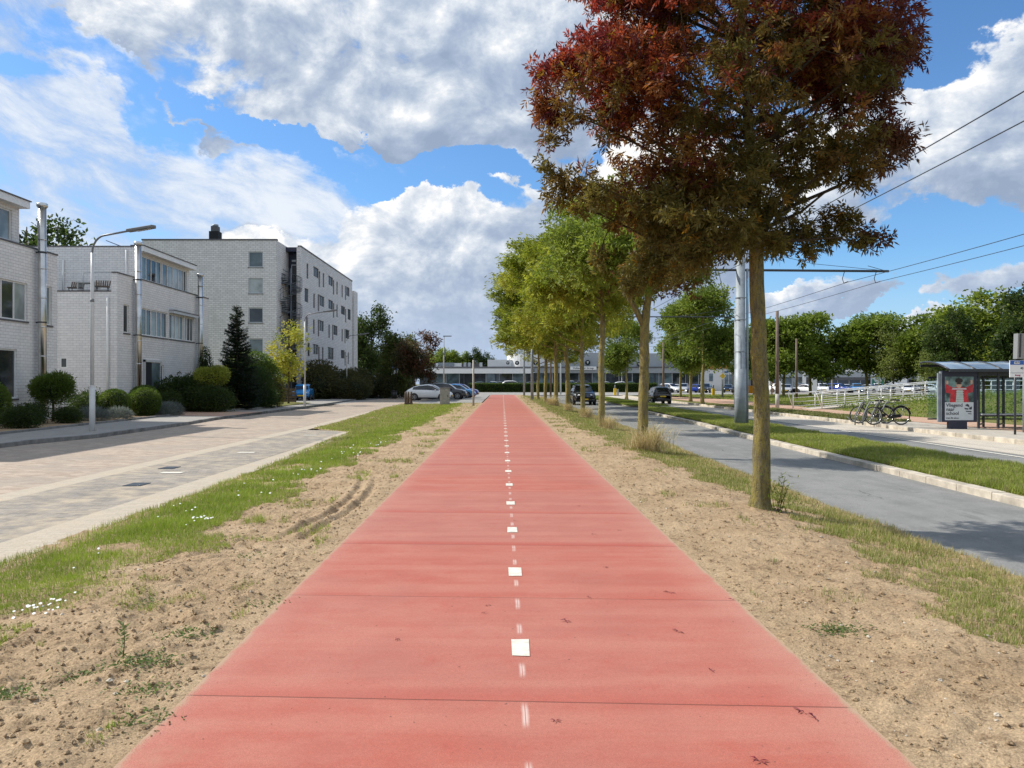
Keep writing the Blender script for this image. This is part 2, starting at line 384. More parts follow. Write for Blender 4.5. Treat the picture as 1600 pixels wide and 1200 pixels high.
# ------------------------------------------------------------------ mesh helpers
def G(px, py, z=0.0):
    """ground point under a pixel of the 1600 px photograph"""
    y = F * (H - z) / (py - PY); return ((px - PX) * y / F, y)
def WX(px, y): return (px - PX) * y / F
def WZ(py, y): return H + (PY - py) * y / F
def tag(o, label=None, cat=None, group=None, kind=None):
    if label: o['label'] = label
    if cat: o['category'] = cat
    if group: o['group'] = group
    if kind: o['kind'] = kind
    return o
class MB:
    def __init__(s): s.v = []; s.f = []; s.mi = []; s.m = []; s.cur = 0; s.sm = []; s.smooth = False
    def mat(s, name):
        if name not in s.m: s.m.append(name)
        s.cur = s.m.index(name); return s
    def add(s, vs, fs):
        b = len(s.v); s.v += [tuple(v) for v in vs]
        for f in fs: s.f.append(tuple(b + i for i in f)); s.mi.append(s.cur); s.sm.append(s.smooth)
        return s
    def box(s, x0, x1, y0, y1, z0, z1):
        vs = [(x, y, z) for z in (z0, z1) for y in (y0, y1) for x in (x0, x1)]
        return s.add(vs, [(0, 2, 3, 1), (4, 5, 7, 6), (0, 1, 5, 4), (1, 3, 7, 5), (3, 2, 6, 7), (2, 0, 4, 6)])
    def bar(s, a, b, w, h, up=(0, 0, 1)):
        a, b, up = Vector(a), Vector(b), Vector(up); d = (b - a).normalized()
        r = d.cross(up)
        if r.length < 1e-4: r = d.cross(Vector((1, 0, 0)))
        r.normalize(); u = r.cross(d)
        vs = [p + r * (w / 2 * i) + u * (h / 2 * j) for p in (a, b) for j in (-1, 1) for i in (-1, 1)]
        return s.add(vs, [(0, 1, 3, 2), (4, 6, 7, 5), (0, 4, 5, 1), (1, 5, 7, 3), (3, 7, 6, 2), (2, 6, 4, 0)])
    def tube(s, pts, rad, n=10, cap=True):
        pts = [Vector(p) for p in pts]
        if not hasattr(rad, '__len__'): rad = [rad] * len(pts)
        b = len(s.v); ref = None; sm = s.smooth
        for i, p in enumerate(pts):
            d = (pts[min(i + 1, len(pts) - 1)] - pts[max(i - 1, 0)]).normalized()
            if ref is None: ref = Vector((0, 1, 0)) if abs(d.y) < .8 else Vector((1, 0, 0))
            u = d.cross(ref).normalized(); w = d.cross(u).normalized(); ref = -w.cross(d).cross(Vector((0,0,0))) if False else ref
            for k in range(n):
                t = 2 * math.pi * k / n
                s.v.append(tuple(p + (u * math.cos(t) + w * math.sin(t)) * rad[i]))
        for i in range(len(pts) - 1):
            for k in range(n):
                k2 = (k + 1) % n
                s.f.append((b + i * n + k, b + i * n + k2, b + (i + 1) * n + k2, b + (i + 1) * n + k)); s.mi.append(s.cur); s.sm.append(True)
        if cap:
            for i in (0, len(pts) - 1):
                f = [b + i * n + k for k in range(n)]
                s.f.append(tuple(f if i else f[::-1])); s.mi.append(s.cur); s.sm.append(False)
        return s
    def cyl(s, x, y, z0, z1, r, r2=None, n=14): return s.tube([(x, y, z0), (x, y, z1)], [r, r if r2 is None else r2], n)
    def disc(s, c, nrm, r, n=18, r2=None, rx=None):
        c, nrm = Vector(c), Vector(nrm).normalized()
        u = nrm.cross(Vector((0, 0, 1)))
        if u.length < .01: u = Vector((1, 0, 0))
        u.normalize(); w = u.cross(nrm).normalized()
        k = rx or r
        vs = [c + u * math.cos(2 * math.pi * i / n) * k + w * math.sin(2 * math.pi * i / n) * r for i in range(n)]
        if r2 is None: return s.add(vs, [tuple(range(n))])
        vs += [c + u * math.cos(2 * math.pi * i / n) * r2 * k / r + w * math.sin(2 * math.pi * i / n) * r2 for i in range(n)]
        return s.add(vs, [(i, (i + 1) % n, n + (i + 1) % n, n + i) for i in range(n)])
    def poly(s, pts): return s.add(pts, [tuple(range(len(pts)))])
    def slab(s, pts, th, axis=1):
        """extrude a polygon of 3-D points by th along an axis"""
        n = len(pts); d = [0, 0, 0]; d[axis] = th
        q = [tuple(p[i] + d[i] for i in range(3)) for p in pts]
        return s.add(list(pts) + q, [tuple(range(n))[::-1], tuple(range(n, 2 * n))] + [(i, (i + 1) % n, n + (i + 1) % n, n + i) for i in range(n)])
    def build(s, name, parent=None, bevel=0.0, mat=None):
        me = bpy.data.meshes.new(name); me.from_pydata(s.v, [], s.f)
        for m in (s.m or [mat or 'white_paint']): me.materials.append(MATS[m])
        me.polygons.foreach_set('material_index', s.mi); me.polygons.foreach_set('use_smooth', s.sm)
        me.update()
        o = bpy.data.objects.new(name, me); COL.objects.link(o)
        if parent: o.parent = parent
        if bevel:
            b = o.modifiers.new('bevel', 'BEVEL'); b.width = bevel; b.segments = 2; b.limit_method = 'ANGLE'; b.angle_limit = R(40)
        return o
def B(m): return MB().mat(m)
def empty(name, loc=(0, 0, 0), rz=0.0):
    o = bpy.data.objects.new(name, None); COL.objects.link(o); o.location = loc; o.rotation_euler = (0, 0, rz)
    o.empty_display_size = .3; return o
def kids(o): return [c for c in bpy.data.objects if c.parent == o]
def copy_tree(o, parent=None, ch=None):
    c = o.copy(); COL.objects.link(c); c.parent = parent
    for k in list(o.children): copy_tree(k, c)
    return c
def text(s_, size, mat, parent, loc, rot=(R(90), 0, 0), ext=.004, align='CENTER', sx=1.0):
    cu = bpy.data.curves.new('lettering', 'FONT'); cu.body = s_; cu.size = size; cu.extrude = ext; cu.offset = size * .012; cu.align_x = align; cu.align_y = 'CENTER'; cu.resolution_u = 3
    t = bpy.data.objects.new('tmp', cu); COL.objects.link(t)
    bpy.context.view_layer.update()
    me = bpy.data.meshes.new_from_object(t.evaluated_get(bpy.context.evaluated_depsgraph_get()))
    bpy.data.objects.remove(t); me.materials.clear(); me.materials.append(MATS[mat])
    o = bpy.data.objects.new('lettering', me); COL.objects.link(o); o.parent = parent; o.location = loc; o.rotation_euler = rot; o.scale = (sx, 1, 1)
    return o
def np_mesh(name, verts, faces, mat, cols=None, parent=None, smooth=False):
    """verts (N,3), faces (M,k) with constant k, cols (N,3) -> object"""
    me = bpy.data.meshes.new(name); N = len(verts); M, k = faces.shape
    me.vertices.add(N); me.vertices.foreach_set('co', verts.astype(np.float32).ravel())
    me.loops.add(M * k); me.loops.foreach_set('vertex_index', faces.astype(np.int32).ravel())
    me.polygons.add(M); me.polygons.foreach_set('loop_start', np.arange(0, M * k, k, dtype=np.int32)); me.polygons.foreach_set('loop_total', np.full(M, k, np.int32))
    if smooth: me.polygons.foreach_set('use_smooth', np.ones(M, bool))
    me.update(calc_edges=True)
    if cols is not None:
        a = me.color_attributes.new('Col', 'FLOAT_COLOR', 'POINT')
        a.data.foreach_set('color', np.hstack([cols, np.ones((N, 1))]).astype(np.float32).ravel())
    me.materials.append(mat if not isinstance(mat, str) else MATS[mat])
    o = bpy.data.objects.new(name, me); COL.objects.link(o)
    if parent: o.parent = parent
    return o

# value noise for terrain and scattering
def vnoise(x, y, seed=0):
    xi = np.floor(x).astype(np.int64); yi = np.floor(y).astype(np.int64); fx = x - xi; fy = y - yi
    def h(a, b):
        n = (a * 374761393 + b * 668265263 + seed * 1442695041) & 0x7fffffff
        n = ((n ^ (n >> 13)) * 1274126177) & 0x7fffffff
        return ((n ^ (n >> 16)) & 0xffff) / 65535.0
    sx = fx * fx * (3 - 2 * fx); sy = fy * fy * (3 - 2 * fy)
    a = h(xi, yi) * (1 - sx) + h(xi + 1, yi) * sx; b = h(xi, yi + 1) * (1 - sx) + h(xi + 1, yi + 1) * sx
    return a * (1 - sy) + b * sy
def fbm(x, y, o=5, seed=0, g=.5):
    t = 0; a = 1; s = 0
    for i in range(o):
        t = t + a * vnoise(x * 2 ** i, y * 2 ** i, seed + i); s += a; a *= g
    return t / s
def sstep(a, b, x):
    t = np.clip((x - a) / (b - a), 0, 1); return t * t * (3 - 2 * t)

# ------------------------------------------------------------------ the setting: ground, path, verges, roads
KZ = -.22        # level of the two carriageways on the right
def sheet(name, mat, pts, z, kind='structure'):
    o = B(mat).poly([(x, y, z) for x, y in pts]).build(name); tag(o, kind=kind); return o
g = B('turf_soil').poly([(-900, -60, -.36), (900, -60, -.36), (900, 1500, -.36), (-900, 1500, -.36)]).build('ground'); tag(g, kind='structure')
PE = 108.0
path = B('red_concrete').box(-1.64, 1.75, -3, PE, -.2, 0).build('cycle_path'); tag(path, kind='structure')
mk = B('road_paint')
for i in range(58):
    y = 4.65 + 1.87 * (i - 2)
    if y > PE - 2: break
    r_ = random.Random(i); j = lambda a: r_.uniform(-a, a)
    mk.add([(.055 + j(.003), y - .145 + j(.006), .004), (.165 + j(.003), y - .145 + j(.006), .004), (.165 + j(.003), y + .145 + j(.006), .004), (.055 + j(.003), y + .145 + j(.006), .004)], [(0, 1, 2, 3)])
tag(mk.build('path_markings'), kind='structure')

def rows(y0, y1, k=1.006):
    ys = [y0]
    while ys[-1] < y1: ys.append(ys[-1] * k)
    return np.array(ys)
# boundaries as functions of y
def grass_edge_left(y): return -3.25 - .25 * np.sin(y * .55) * .6 + (fbm(y * 1.3, y * 0 + 3.3, 3, 5) - .5) * .8 - np.where(y > 30, 0.0, 0)
def road_edge_left(y): return -4.85 - sstep(10, 27, y) * .55 - sstep(26.5, 29.5, y) * 1.9 - sstep(30, 60, y) * 1.2
def height_left(x, y):
    t = sstep(-1.7, -4.6, x); z = -.012 - t * .075
    rough = sstep(-1.66, -1.95, x) * sstep(-3.9, -3.1, x)
    z = z + (fbm(x * 1.7, y * 1.7, 4, 1) - .5) * .075 * sstep(-1.64, -2.2, x)
    cl = fbm(x * 9, y * 9, 4, 2, .6)
    z = z + np.clip(cl - .47, 0, 1) * .14 * (.3 + .7 * rough) * (.25 + 1.1 * fbm(x * .9, y * .9, 3, 9)) + (fbm(x * 22, y * 22, 3, 14, .6) - .5) * .022 * rough
    z = z + (vnoise(x * 38, y * 38, 4) - .5) * .012 * (.3 + rough)
    # tyre ruts that swing towards the path around y = 8.5-12
    rx = -1.95 - .035 * (y - 10.4) ** 2
    for dx in (0, .22):
        z = z - .035 * np.exp(-((x - rx + dx) / .045) ** 2) * sstep(7.8, 8.6, y) * sstep(14, 11.5, y)
        z = z + .022 * np.exp(-((x - rx + dx + .09) / .04) ** 2) * sstep(7.8, 8.6, y) * sstep(14, 11.5, y)
    z = z - .035 * sstep(-4.6, -4.9, x)
    return np.minimum(z, .045)
def height_right(x, y):
    z = -.012 - .185 * sstep(2.2, 4.85, x) + .05 * np.exp(-((x - 3.3) / .9) ** 2)
    z = z + (fbm(x * 1.5, y * 1.5, 4, 21) - .5) * .07 * sstep(1.75, 2.2, x)
    cl = fbm(x * 9, y * 9, 4, 22, .6)
    z = z + np.clip(cl - .48, 0, 1) * .10 * (.2 + 1.1 * fbm(x * .9, y * .9, 3, 29)) * sstep(1.76, 2.0, x) + (fbm(x * 22, y * 22, 3, 34, .6) - .5) * .018 * sstep(1.76, 2.0, x)
    z = z + (vnoise(x * 38, y * 38, 24) - .5) * .012
    z = z + .05 * np.exp(-((x - 3.36) ** 2 + (y - 9.9) ** 2) / .12)
    return np.maximum(z, KZ + .012) * 1.0
def terrain(name, hf, x0, x1, nx, y0, y1, mat, k=1.006):
    ys = rows(y0, y1, k); t = np.linspace(0, 1, nx)
    X0 = x0(ys) if callable(x0) else np.full(len(ys), x0); X1 = x1(ys) if callable(x1) else np.full(len(ys), x1)
    X = X0[:, None] + (X1 - X0)[:, None] * t[None, :]; Y = np.repeat(ys[:, None], nx, 1)
    Z = hf(X, Y)
    V_ = np.stack([X, Y, Z], -1).reshape(-1, 3); n = len(ys)
    i = np.arange(n - 1)[:, None] * nx + np.arange(nx - 1)[None, :]
    Fq = np.stack([i, i + 1, i + nx + 1, i + nx], -1).reshape(-1, 4)
    o = np_mesh(name, V_, Fq, mat, smooth=True); tag(o, kind='structure'); return o
terrain('sand_verge', height_left, lambda y: road_edge_left(y) - .05, -1.645, 130, 1.6, 64, 'sand', 1.0062)
terrain('tree_verge', height_right, 1.755, lambda y: 4.85 + sstep(15, 32, y) * .35 + sstep(30, 80, y) * .1, 120, 1.6, 108, 'sand', 1.0068)

# left street, its parking strip, gutter and pavement
sheet('street', 'street_bricks', [(-13.6, -20), (-7.6, -20), (-7.6, 140), (-13.6, 140)], -.124)
sheet('street_middle', 'gutter_bricks', [(-7.75, -20), (-6.85, -20), (-7.35, 30), (-8.8, 110), (-9.4, 110), (-7.9, 30)], -.120)
sheet('parking_strip', 'parking_bricks', [(-7.3, -20), (-5.2, -20), (-5.6, 27.5), (-7.45, 28.5)], -.118)
sheet('gutter', 'gutter_bricks', [(-5.35, -20), (-4.7, -20), (-4.8, 12), (-5.25, 27.4), (-5.7, 27.6), (-5.5, 20)], -.114)
ms = B('road_paint')
for y in (14.6, 18.9, 25.2):
    ms.poly([(-6.62, y, -.109), (-6.2, y, -.109), (-6.2, y + .22, -.109), (-6.62, y + .22, -.109)])
    pass
tag(ms.build('parking_markings'), kind='structure')
k = B('kerb_grey'); yy = -20
kb = [(-13.6, -20), (-13.6, 21.5), (-13.0, 24.2), (-13.2, 31), (-13.7, 36), (-14.2, 60), (-15.6, 84), (-16, 110)]
def kerb(name, mat, pl, w, z0, z1, gap=1.0):
    m = B(mat)
    for a, b in zip(pl, pl[1:]):
        a, b = Vector((*a, 0)), Vector((*b, 0)); L = (b - a).length; n = max(1, int(L / gap)); d = (b - a) / n
        for i in range(n):
            r_ = random.Random(int(a.x * 17 + a.y * 31) + i)
            p, q = a + d * i, a + d * (i + 1); e = d.normalized() * .006; zz = z1 + r_.uniform(-.006, .006)
            m.bar((p.x + e.x, p.y + e.y, (z0 + zz) / 2), (q.x - e.x, q.y - e.y, (z0 + zz) / 2), w + r_.uniform(-.006, .006), zz - z0)
    o = m.build(name, bevel=.012); tag(o, kind='structure'); return o
kerb('street_kerb', 'kerb_grey', kb, .12, -.2, .0)
sheet('pavement', 'pavement_tiles', [(x - .05, y) for x, y in kb] + [(-26, 110), (-26, -20)], -.008)
kerb('garden_kerb', 'kerb_grey', [(-15.9, -20), (-16.0, 24), (-16.35, 31), (-16.7, 39.3)], .12, -.2, .07)
kerb('garden_kerb', 'kerb_grey', [(-16.6, 44), (-15.6, 47), (-15.5, 52)], .12, -.2, .09)
sheet('driveway', 'red_bricks', [(-20, 39.4), (-13.7, 37.5), (-13.7, 43.5), (-20, 43.8)], -.003)
gp = [(-19.99, 15), (-16.06, 24), (-16.4, 31), (-16.75, 39.2), (-19.99, 39.3)]
sheet('garden_soil', 'sand', gp, .04)
sheet('garden_soil', 'turf_soil', [(-19.99, 44), (-16.6, 44), (-15.66, 47), (-15.56, 62), (-22, 70), (-30, 60), (-26, 50)], .035)
sheet('front_yard', 'pavement_tiles', [(-34, 34.3), (-20, 34.3), (-20, 39.3), (-34, 39.3)], .002)

# right carriageways, median, platform, brick cycle path
re = [(4.8, -20), (4.8, 15), (5.15, 32), (5.25, 60), (5.2, 112)]
me_ = [(7.75, -20), (7.75, 9), (8.0, 16), (8.2, 24), (8.75, 34), (9.1, 50), (9.9, 58), (9.9, 112)]
sheet('road', 'asphalt', [(4.7, -20), (4.7, 15), (5.05, 32), (5.15, 60), (5.1, 125), (10.4, 125), (10.4, -20)], KZ)
sheet('opposite_road', 'asphalt', [(10.2, -20), (13.4, -20), (14.0, 40), (16.8, 125), (10.2, 125)], KZ - .004)
sheet('bus_lane', 'concrete_lane', [(13.05, -20), (15.6, -20), (15.6, 26), (15.9, 36), (16.0, 50), (16.9, 90), (18, 125), (14.9, 125), (13.75, 50), (13.35, 30)], KZ + .003)
el = B('road_paint')
ln = [(12.55, -20), (12.9, 19), (13.25, 30), (13.6, 50), (14.5, 100)]
for a, b in zip(ln, ln[1:]): el.poly([(a[0] - .06, a[1], KZ + .008), (a[0] + .06, a[1], KZ + .008), (b[0] + .06, b[1], KZ + .008), (b[0] - .06, b[1], KZ + .008)])
tag(el.build('lane_marking'), kind='structure')
kerb('road_kerb', 'kerb_concrete', me_[:-2], .24, -.4, -.10)
mr = [(10.8, -20), (10.8, 16), (10.7, 22), (11.2, 30), (11.6, 40), (11.9, 54)]
kerb('median_kerb', 'kerb_concrete', mr, .16, -.4, -.11)
def in_median(y): return np.interp(y, [p[1] for p in me_], [p[0] for p in me_]) + .12, np.interp(y, [p[1] for p in mr], [p[0] for p in mr]) - .08
def height_med(x, y): return -.115 + (fbm(x * 1.2, y * 1.2, 4, 41) - .5) * .08 + .05 * np.sin(np.pi * np.clip((x - 8) / 2.8, 0, 1))
terrain('median', height_med, lambda y: in_median(y)[0], lambda y: in_median(y)[1], 30, 3.0, 53.8, 'turf_soil', 1.012)
kerb('median_kerb', 'kerb_concrete', [(9.15, 49.5), (9.8, 54), (10.8, 55), (11.9, 54)], .24, -.4, -.10)
# second island further on
isl = [(10.1, 59), (11.6, 57.4), (12.3, 60), (12.8, 74), (12.8, 100), (9.9, 100), (9.7, 74)]
sheet('island', 'turf_soil', isl, -.10)
kerb('island_kerb', 'kerb_concrete', isl + isl[:1], .2, -.4, -.09)
# far side: kerb, platform, grass strip, red brick cycle path
pk = [(15.62, -20), (15.62, 27), (15.9, 33), (16.0, 50), (16.9, 90), (18, 118)]
kerb('platform_kerb', 'kerb_concrete', pk, .18, -.4, -.07)
sheet('platform', 'platform_tiles', [(15.7, -20), (18.2, -20), (18.2, 33.5), (16.0, 33.5), (15.7, 27)], -.08)
sheet('strip', 'turf_soil', [(16.0, 33.5), (18.2, 33.5), (18.2, 50), (18.4, 90), (18.2, 118), (17.0, 90), (16.1, 50)], -.085)
sheet('brick_cycle_path', 'red_bricks', [(18.2, -20), (21, -20), (21, 44), (22.5, 62), (24, 80), (20.5, 100), (18.2, 100), (18.3, 55)], -.078)
sheet('lawn', 'turf_soil', [(20.95, -20), (200, -20), (200, 116), (24, 116), (24, 80), (22.5, 62), (21, 44)], -.10)
sheet('left_lawn', 'turf_soil', [(-36, 70), (-17, 84), (-16.2, 108), (-60, 108), (-60, 50), (-34, 50)], -.02)
# cross street and car parks beyond the end of the path
sheet('cross_street', 'far_asphalt', [(-120, PE + .05), (200, PE + 10), (200, 148), (-120, 148)], -.14)
sheet('car_park', 'far_asphalt', [(-16, 64), (-1.9, 64), (-1.9, 148), (-16, 148)], -.132)
B('far_asphalt').box(-120, 32, 151.4, 240, -.3, .40).build('forecourt')['kind'] = 'structure'
sheet('forecourt', 'far_asphalt', [(32, 152), (220, 152), (220, 240), (32, 240)], -.115)
sheet('forecourt', 'far_asphalt', [(26, 118), (200, 118), (200, 152), (26, 152)], -.12)
sheet('lawn', 'turf_soil', [(-120, 148), (32, 148), (32, 151.39), (-120, 151.39)], -.10)

# ------------------------------------------------------------------ vegetation
def unit(a): return a / np.maximum(np.linalg.norm(a, axis=-1, keepdims=True), 1e-6)
def leaf_quads(P, A, L, W, rng, k=1, rach=.0, col=None, droop=.15):
    """P,A (N,3): twig tips and directions; k leaflets of length L, width W fanned along a stalk"""
    N = len(P); b = unit(np.cross(A, rng.normal(size=(N, 3)))); Vs = []; Cs = []
    for j in range(k):
        t = (j + .5) / k; s = 1 if j % 2 else -1
        base = P + A * (rach * t)
        if j == k - 1: d = unit(A + rng.normal(size=(N, 3)) * .15)
        else: d = unit(A * .65 + b * s * .8 + rng.normal(size=(N, 3)) * .22)
        d[:, 2] -= droop; d = unit(d)
        w = unit(np.cross(d, rng.normal(size=(N, 3)) * .8 + np.cross(A, b)))
        l = L * rng.uniform(.75, 1.2, (N, 1)); ww = W * rng.uniform(.8, 1.2, (N, 1))
        mid = base + d * l * .45
        Vs.append(np.stack([base, mid + w * ww / 2, base + d * l, mid - w * ww / 2], 1))
        if col is not None: Cs.append(np.repeat((col * rng.uniform(.8, 1.2, (N, 1)))[:, None, :], 4, 1))
    V_ = np.concatenate(Vs).reshape(-1, 3); C = np.concatenate(Cs).reshape(-1, 3) if col is not None else None
    return V_, C
def quads(n): return np.arange(n).reshape(-1, 4)
def clump_points(lobes, n, rng, shell=.55):
    """points in a union of ellipsoids, thinned in the middle; lobes (x,y,z,rx,ry,rz)"""
    lob = np.array(lobes, float); vol = lob[:, 3] * lob[:, 4] * lob[:, 5]; vol = vol ** .75
    pick = rng.choice(len(lob), n, p=vol / vol.sum())
    d = unit(rng.normal(size=(n, 3))); r = rng.uniform(shell ** 3, 1, (n, 1)) ** (1 / 3)
    return lob[pick, :3] + d * r * lob[pick, 3:], d
def palette(P, cols, rng, seed=0, scale=.8):
    n = vnoise(P[:, 0] * scale + P[:, 2] * .7 + 31, P[:, 1] * scale + P[:, 2] * scale + 17, seed) * .7 + rng.uniform(0, .3, len(P))
    n = np.clip((n - .15) / .7, 0, .999) * (len(cols) - 1); i = n.astype(int); f = (n - i)[:, None]
    c = np.array(cols); return c[i] * (1 - f) + c[np.minimum(i + 1, len(cols) - 1)] * f
STAR = {'on': False}
def make_tree(name, lobes, trunk, tr, bark, clumps, per, spread, L, W, k, cols, seed=1, rach=.1, shell=.5, colf=None, limbs=40, tip=.25, limbr=.03, parent_loc=(0, 0, 0), sides=10, droop=.15, star=False, gap=.8):
    """trunk: list of points; tr: radii. returns the tree's Empty with children trunk and crown"""
    rng = np.random.default_rng(seed); rnd = random.Random(seed)
    root = empty(name, parent_loc)
    m = B(bark)
    # flare and a slightly wavering stem
    zs = [p[2] for p in trunk]; tp = []; trr = []; z = zs[0] - .12; stp = .22 if sides > 8 else .8
    while z < zs[-1] - .02:
        zz = max(z, zs[0]); fl = 1 + .55 * math.exp(-max(0, z - zs[0] + .05) / .13)
        r_ = float(np.interp(zz, zs, tr)); j = r_ * .09
        tp.append((float(np.interp(zz, zs, [p[0] for p in trunk])) + rnd.uniform(-j, j), float(np.interp(zz, zs, [p[1] for p in trunk])) + rnd.uniform(-j, j), z)); trr.append(r_ * fl * rnd.uniform(.95, 1.06)); z += stp * (.5 if z < zs[0] + .3 else 1)
    m.tube(tp + [trunk[-1]], trr + [tr[-1]], sides)
    C, D = clump_points(lobes, int(clumps * 1.9), rng, shell)
    gs_ = gap; gn = fbm(C[:, 0] * gs_ + C[:, 1] * .6 * gs_ + 50, C[:, 2] * gs_ - C[:, 1] * .5 * gs_ + 50, 3, seed) + rng.uniform(-.05, .05, len(C))
    ok = np.sort(np.argsort(-gn)[:clumps]); C, D = C[ok], D[ok]
    T = [Vector(p) for p in trunk]
    zb = min(l[2] - l[5] for l in lobes)
    mains = []
    m.mat('bark_dark' if star else bark)
    for i in range(limbs):
        c = Vector(C[rng.integers(len(C))])
        # start on the trunk below the clump
        zt = max(zb + (.7 if star else .1), min(c.z - .45 * (Vector((c.x - T[-1].x, c.y - T[-1].y, 0)).length), T[-1].z))
        for a, b in zip(T, T[1:]):
            if a.z <= zt <= b.z: s0 = a.lerp(b, (zt - a.z) / max(1e-3, b.z - a.z)); break
        else: s0 = T[-1].copy()
        mid = s0.lerp(c, .5) + Vector((rnd.uniform(-.2, .2), rnd.uniform(-.2, .2), rnd.uniform(-.25, .05))) * (c - s0).length * .35
        pts = [s0, s0.lerp(mid, .55) , mid, mid.lerp(c, .55) + Vector((rnd.uniform(-.06, .06), 0, .05)), c]
        m.tube(pts, [limbr, limbr * .75, limbr * .55, limbr * .35, limbr * .12], 5, cap=False); mains.append(pts)
    # twigs from the nearest limb to every clump
    pool = np.array([tuple(p) for pts in mains for p in pts[1:]] + [tuple(T[-1])])
    if limbs and clumps <= 3200:
        ax_ = np.array(trunk[-3]); C2 = C[np.argsort(np.linalg.norm((C - ax_), axis=1))]
        pl = np.full((len(pool) + 2 * len(C), 3), 1e3); pl[:len(pool)] = pool; npl = len(pool)
        for c in C2:
            d = np.linalg.norm(pl[:npl] - c, axis=1); d[d < .12] = 9; a = pl[d.argmin()].copy()
            q = (a + c) / 2 + rng.normal(size=3) * .05 * min(1.0, d.min() * 2)
            m.tube([a, q, c], [limbr * .26, limbr * .2, limbr * .1], 3, cap=False); pl[npl] = q; pl[npl + 1] = c; npl += 2
    m.build('trunk', root)
    P = np.repeat(C, per, 0) + rng.normal(size=(clumps * per, 3)) * spread * np.array([1, 1, .75])
    A = unit(np.repeat(D, per, 0) * (.25 if star else .7) + rng.normal(size=P.shape) * .7)
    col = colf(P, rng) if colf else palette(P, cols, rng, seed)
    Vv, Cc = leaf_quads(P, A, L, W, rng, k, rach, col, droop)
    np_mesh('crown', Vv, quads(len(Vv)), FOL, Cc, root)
    return root

# --- the red-leaved ash in front -------------------------------------------------
TY = 9.9
def lob(px, py, r, dy=0.0, Y=TY, k=1.0, ry=None):
    s = Y / F; return ((px - PX) * s, Y + dy, H + (PY - py) * s, r * s * k, (ry or r) * s * k, r * s * k)
red_lobes = [lob(1150, 90, 250), lob(960, 150, 105, -.3), lob(1000, 50, 95, .4), lob(1340, 60, 115, .2), lob(985, 300, 85, -.2), lob(1090, 330, 95, -.5), lob(1090, 330, 90, .8),
             lob(1220, 320, 68, .3), lob(1325, 235, 62, -.4), lob(1345, 368, 36, -.2), lob(1300, 372, 30, .2), lob(1255, 375, 36, .2), lob(1310, 345, 22, 0), lob(1215, 375, 36, -.3), lob(1405, 150, 50, .3), lob(1060, 410, 44, .2), lob(1280, -30, 160), lob(1010, -80, 130), lob(1140, -190, 190),
             lob(865, 120, 34, -.1), lob(868, 175, 34, .1), lob(885, 225, 50, .2), lob(905, 280, 45, .2), lob(1160, 395, 40, 0), lob(1400, 215, 40, .1), lob(940, 380, 36, 0), lob(1010, 425, 36, .3), lob(905, 20, 30, .2)]
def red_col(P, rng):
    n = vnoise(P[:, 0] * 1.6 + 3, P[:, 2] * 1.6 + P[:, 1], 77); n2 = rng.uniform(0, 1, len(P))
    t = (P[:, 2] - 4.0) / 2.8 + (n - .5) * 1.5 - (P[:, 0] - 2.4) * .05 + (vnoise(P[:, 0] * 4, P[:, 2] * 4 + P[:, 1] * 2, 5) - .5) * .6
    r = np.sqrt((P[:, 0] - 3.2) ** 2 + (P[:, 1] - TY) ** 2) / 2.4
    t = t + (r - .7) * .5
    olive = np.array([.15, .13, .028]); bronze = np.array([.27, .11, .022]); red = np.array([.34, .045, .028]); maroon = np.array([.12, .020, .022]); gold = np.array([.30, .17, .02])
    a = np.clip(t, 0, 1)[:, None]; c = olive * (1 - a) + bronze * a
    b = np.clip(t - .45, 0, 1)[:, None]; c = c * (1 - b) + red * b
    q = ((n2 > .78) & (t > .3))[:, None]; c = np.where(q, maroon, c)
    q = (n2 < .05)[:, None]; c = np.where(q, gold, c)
    q = (P[:, 0] > 4.6)[:, None]; c = np.where(q, c * .35 + maroon * .55, c)  # right side of the crown darkened: its shade is put into the leaf colour
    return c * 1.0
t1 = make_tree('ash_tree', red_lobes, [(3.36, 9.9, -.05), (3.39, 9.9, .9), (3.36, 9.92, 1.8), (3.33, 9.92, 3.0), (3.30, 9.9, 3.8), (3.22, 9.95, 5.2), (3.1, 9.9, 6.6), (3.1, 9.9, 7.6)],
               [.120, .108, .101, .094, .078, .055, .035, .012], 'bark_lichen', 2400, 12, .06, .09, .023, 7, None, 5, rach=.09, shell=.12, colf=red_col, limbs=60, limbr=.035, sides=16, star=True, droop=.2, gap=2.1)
tag(t1, 'large ash with dark red and bronze leaves, the nearest tree beside the red path', 'tree')

# --- row of green ashes ----------------------------------------------------------
GREEN = [(.15, .20, .018), (.24, .29, .026), (.34, .37, .04), (.44, .45, .065)]
GREEN2 = [(.09, .145, .02), (.15, .215, .028), (.22, .29, .038), (.29, .34, .055)]
def row_tree(seed, h, r, name='green_ash', forks=True, clumps=300, per=34, L=.17, W=.06, k=5, cols=GREEN):
    rnd = random.Random(seed); zc = 4.2 + (h - 4.2) * .5; rz = (h - 4.2) * .5
    lobes = [(0, 0, zc, r * .8, r * .8, rz)]
    for i in range(9):
        a = i * 2.4; q = r * .55; z = 4.6 + (h - 5.7) * ((i * .37) % 1)
        lobes.append((math.cos(a) * q, math.sin(a) * q, z, r * .45, r * .45, r * .38))
    lobes.append((0.2, 0, h - .7, r * .35, r * .35, .8))
    tr = [(0, 0, 0), (.04 * rnd.uniform(-1, 1), 0, 1.2), (.08 * rnd.uniform(-1, 1), .03, 2.4), (.1, 0, 3.4), (0, 0, 5.5), (.1, 0, h - .8)]
    return make_tree(name, lobes, tr, [.125, .115, .105, .10, .06, .015], 'bark_lichen', clumps, per, .24, L, W, k, cols, seed, rach=.16, shell=.4, limbs=24, limbr=.045)
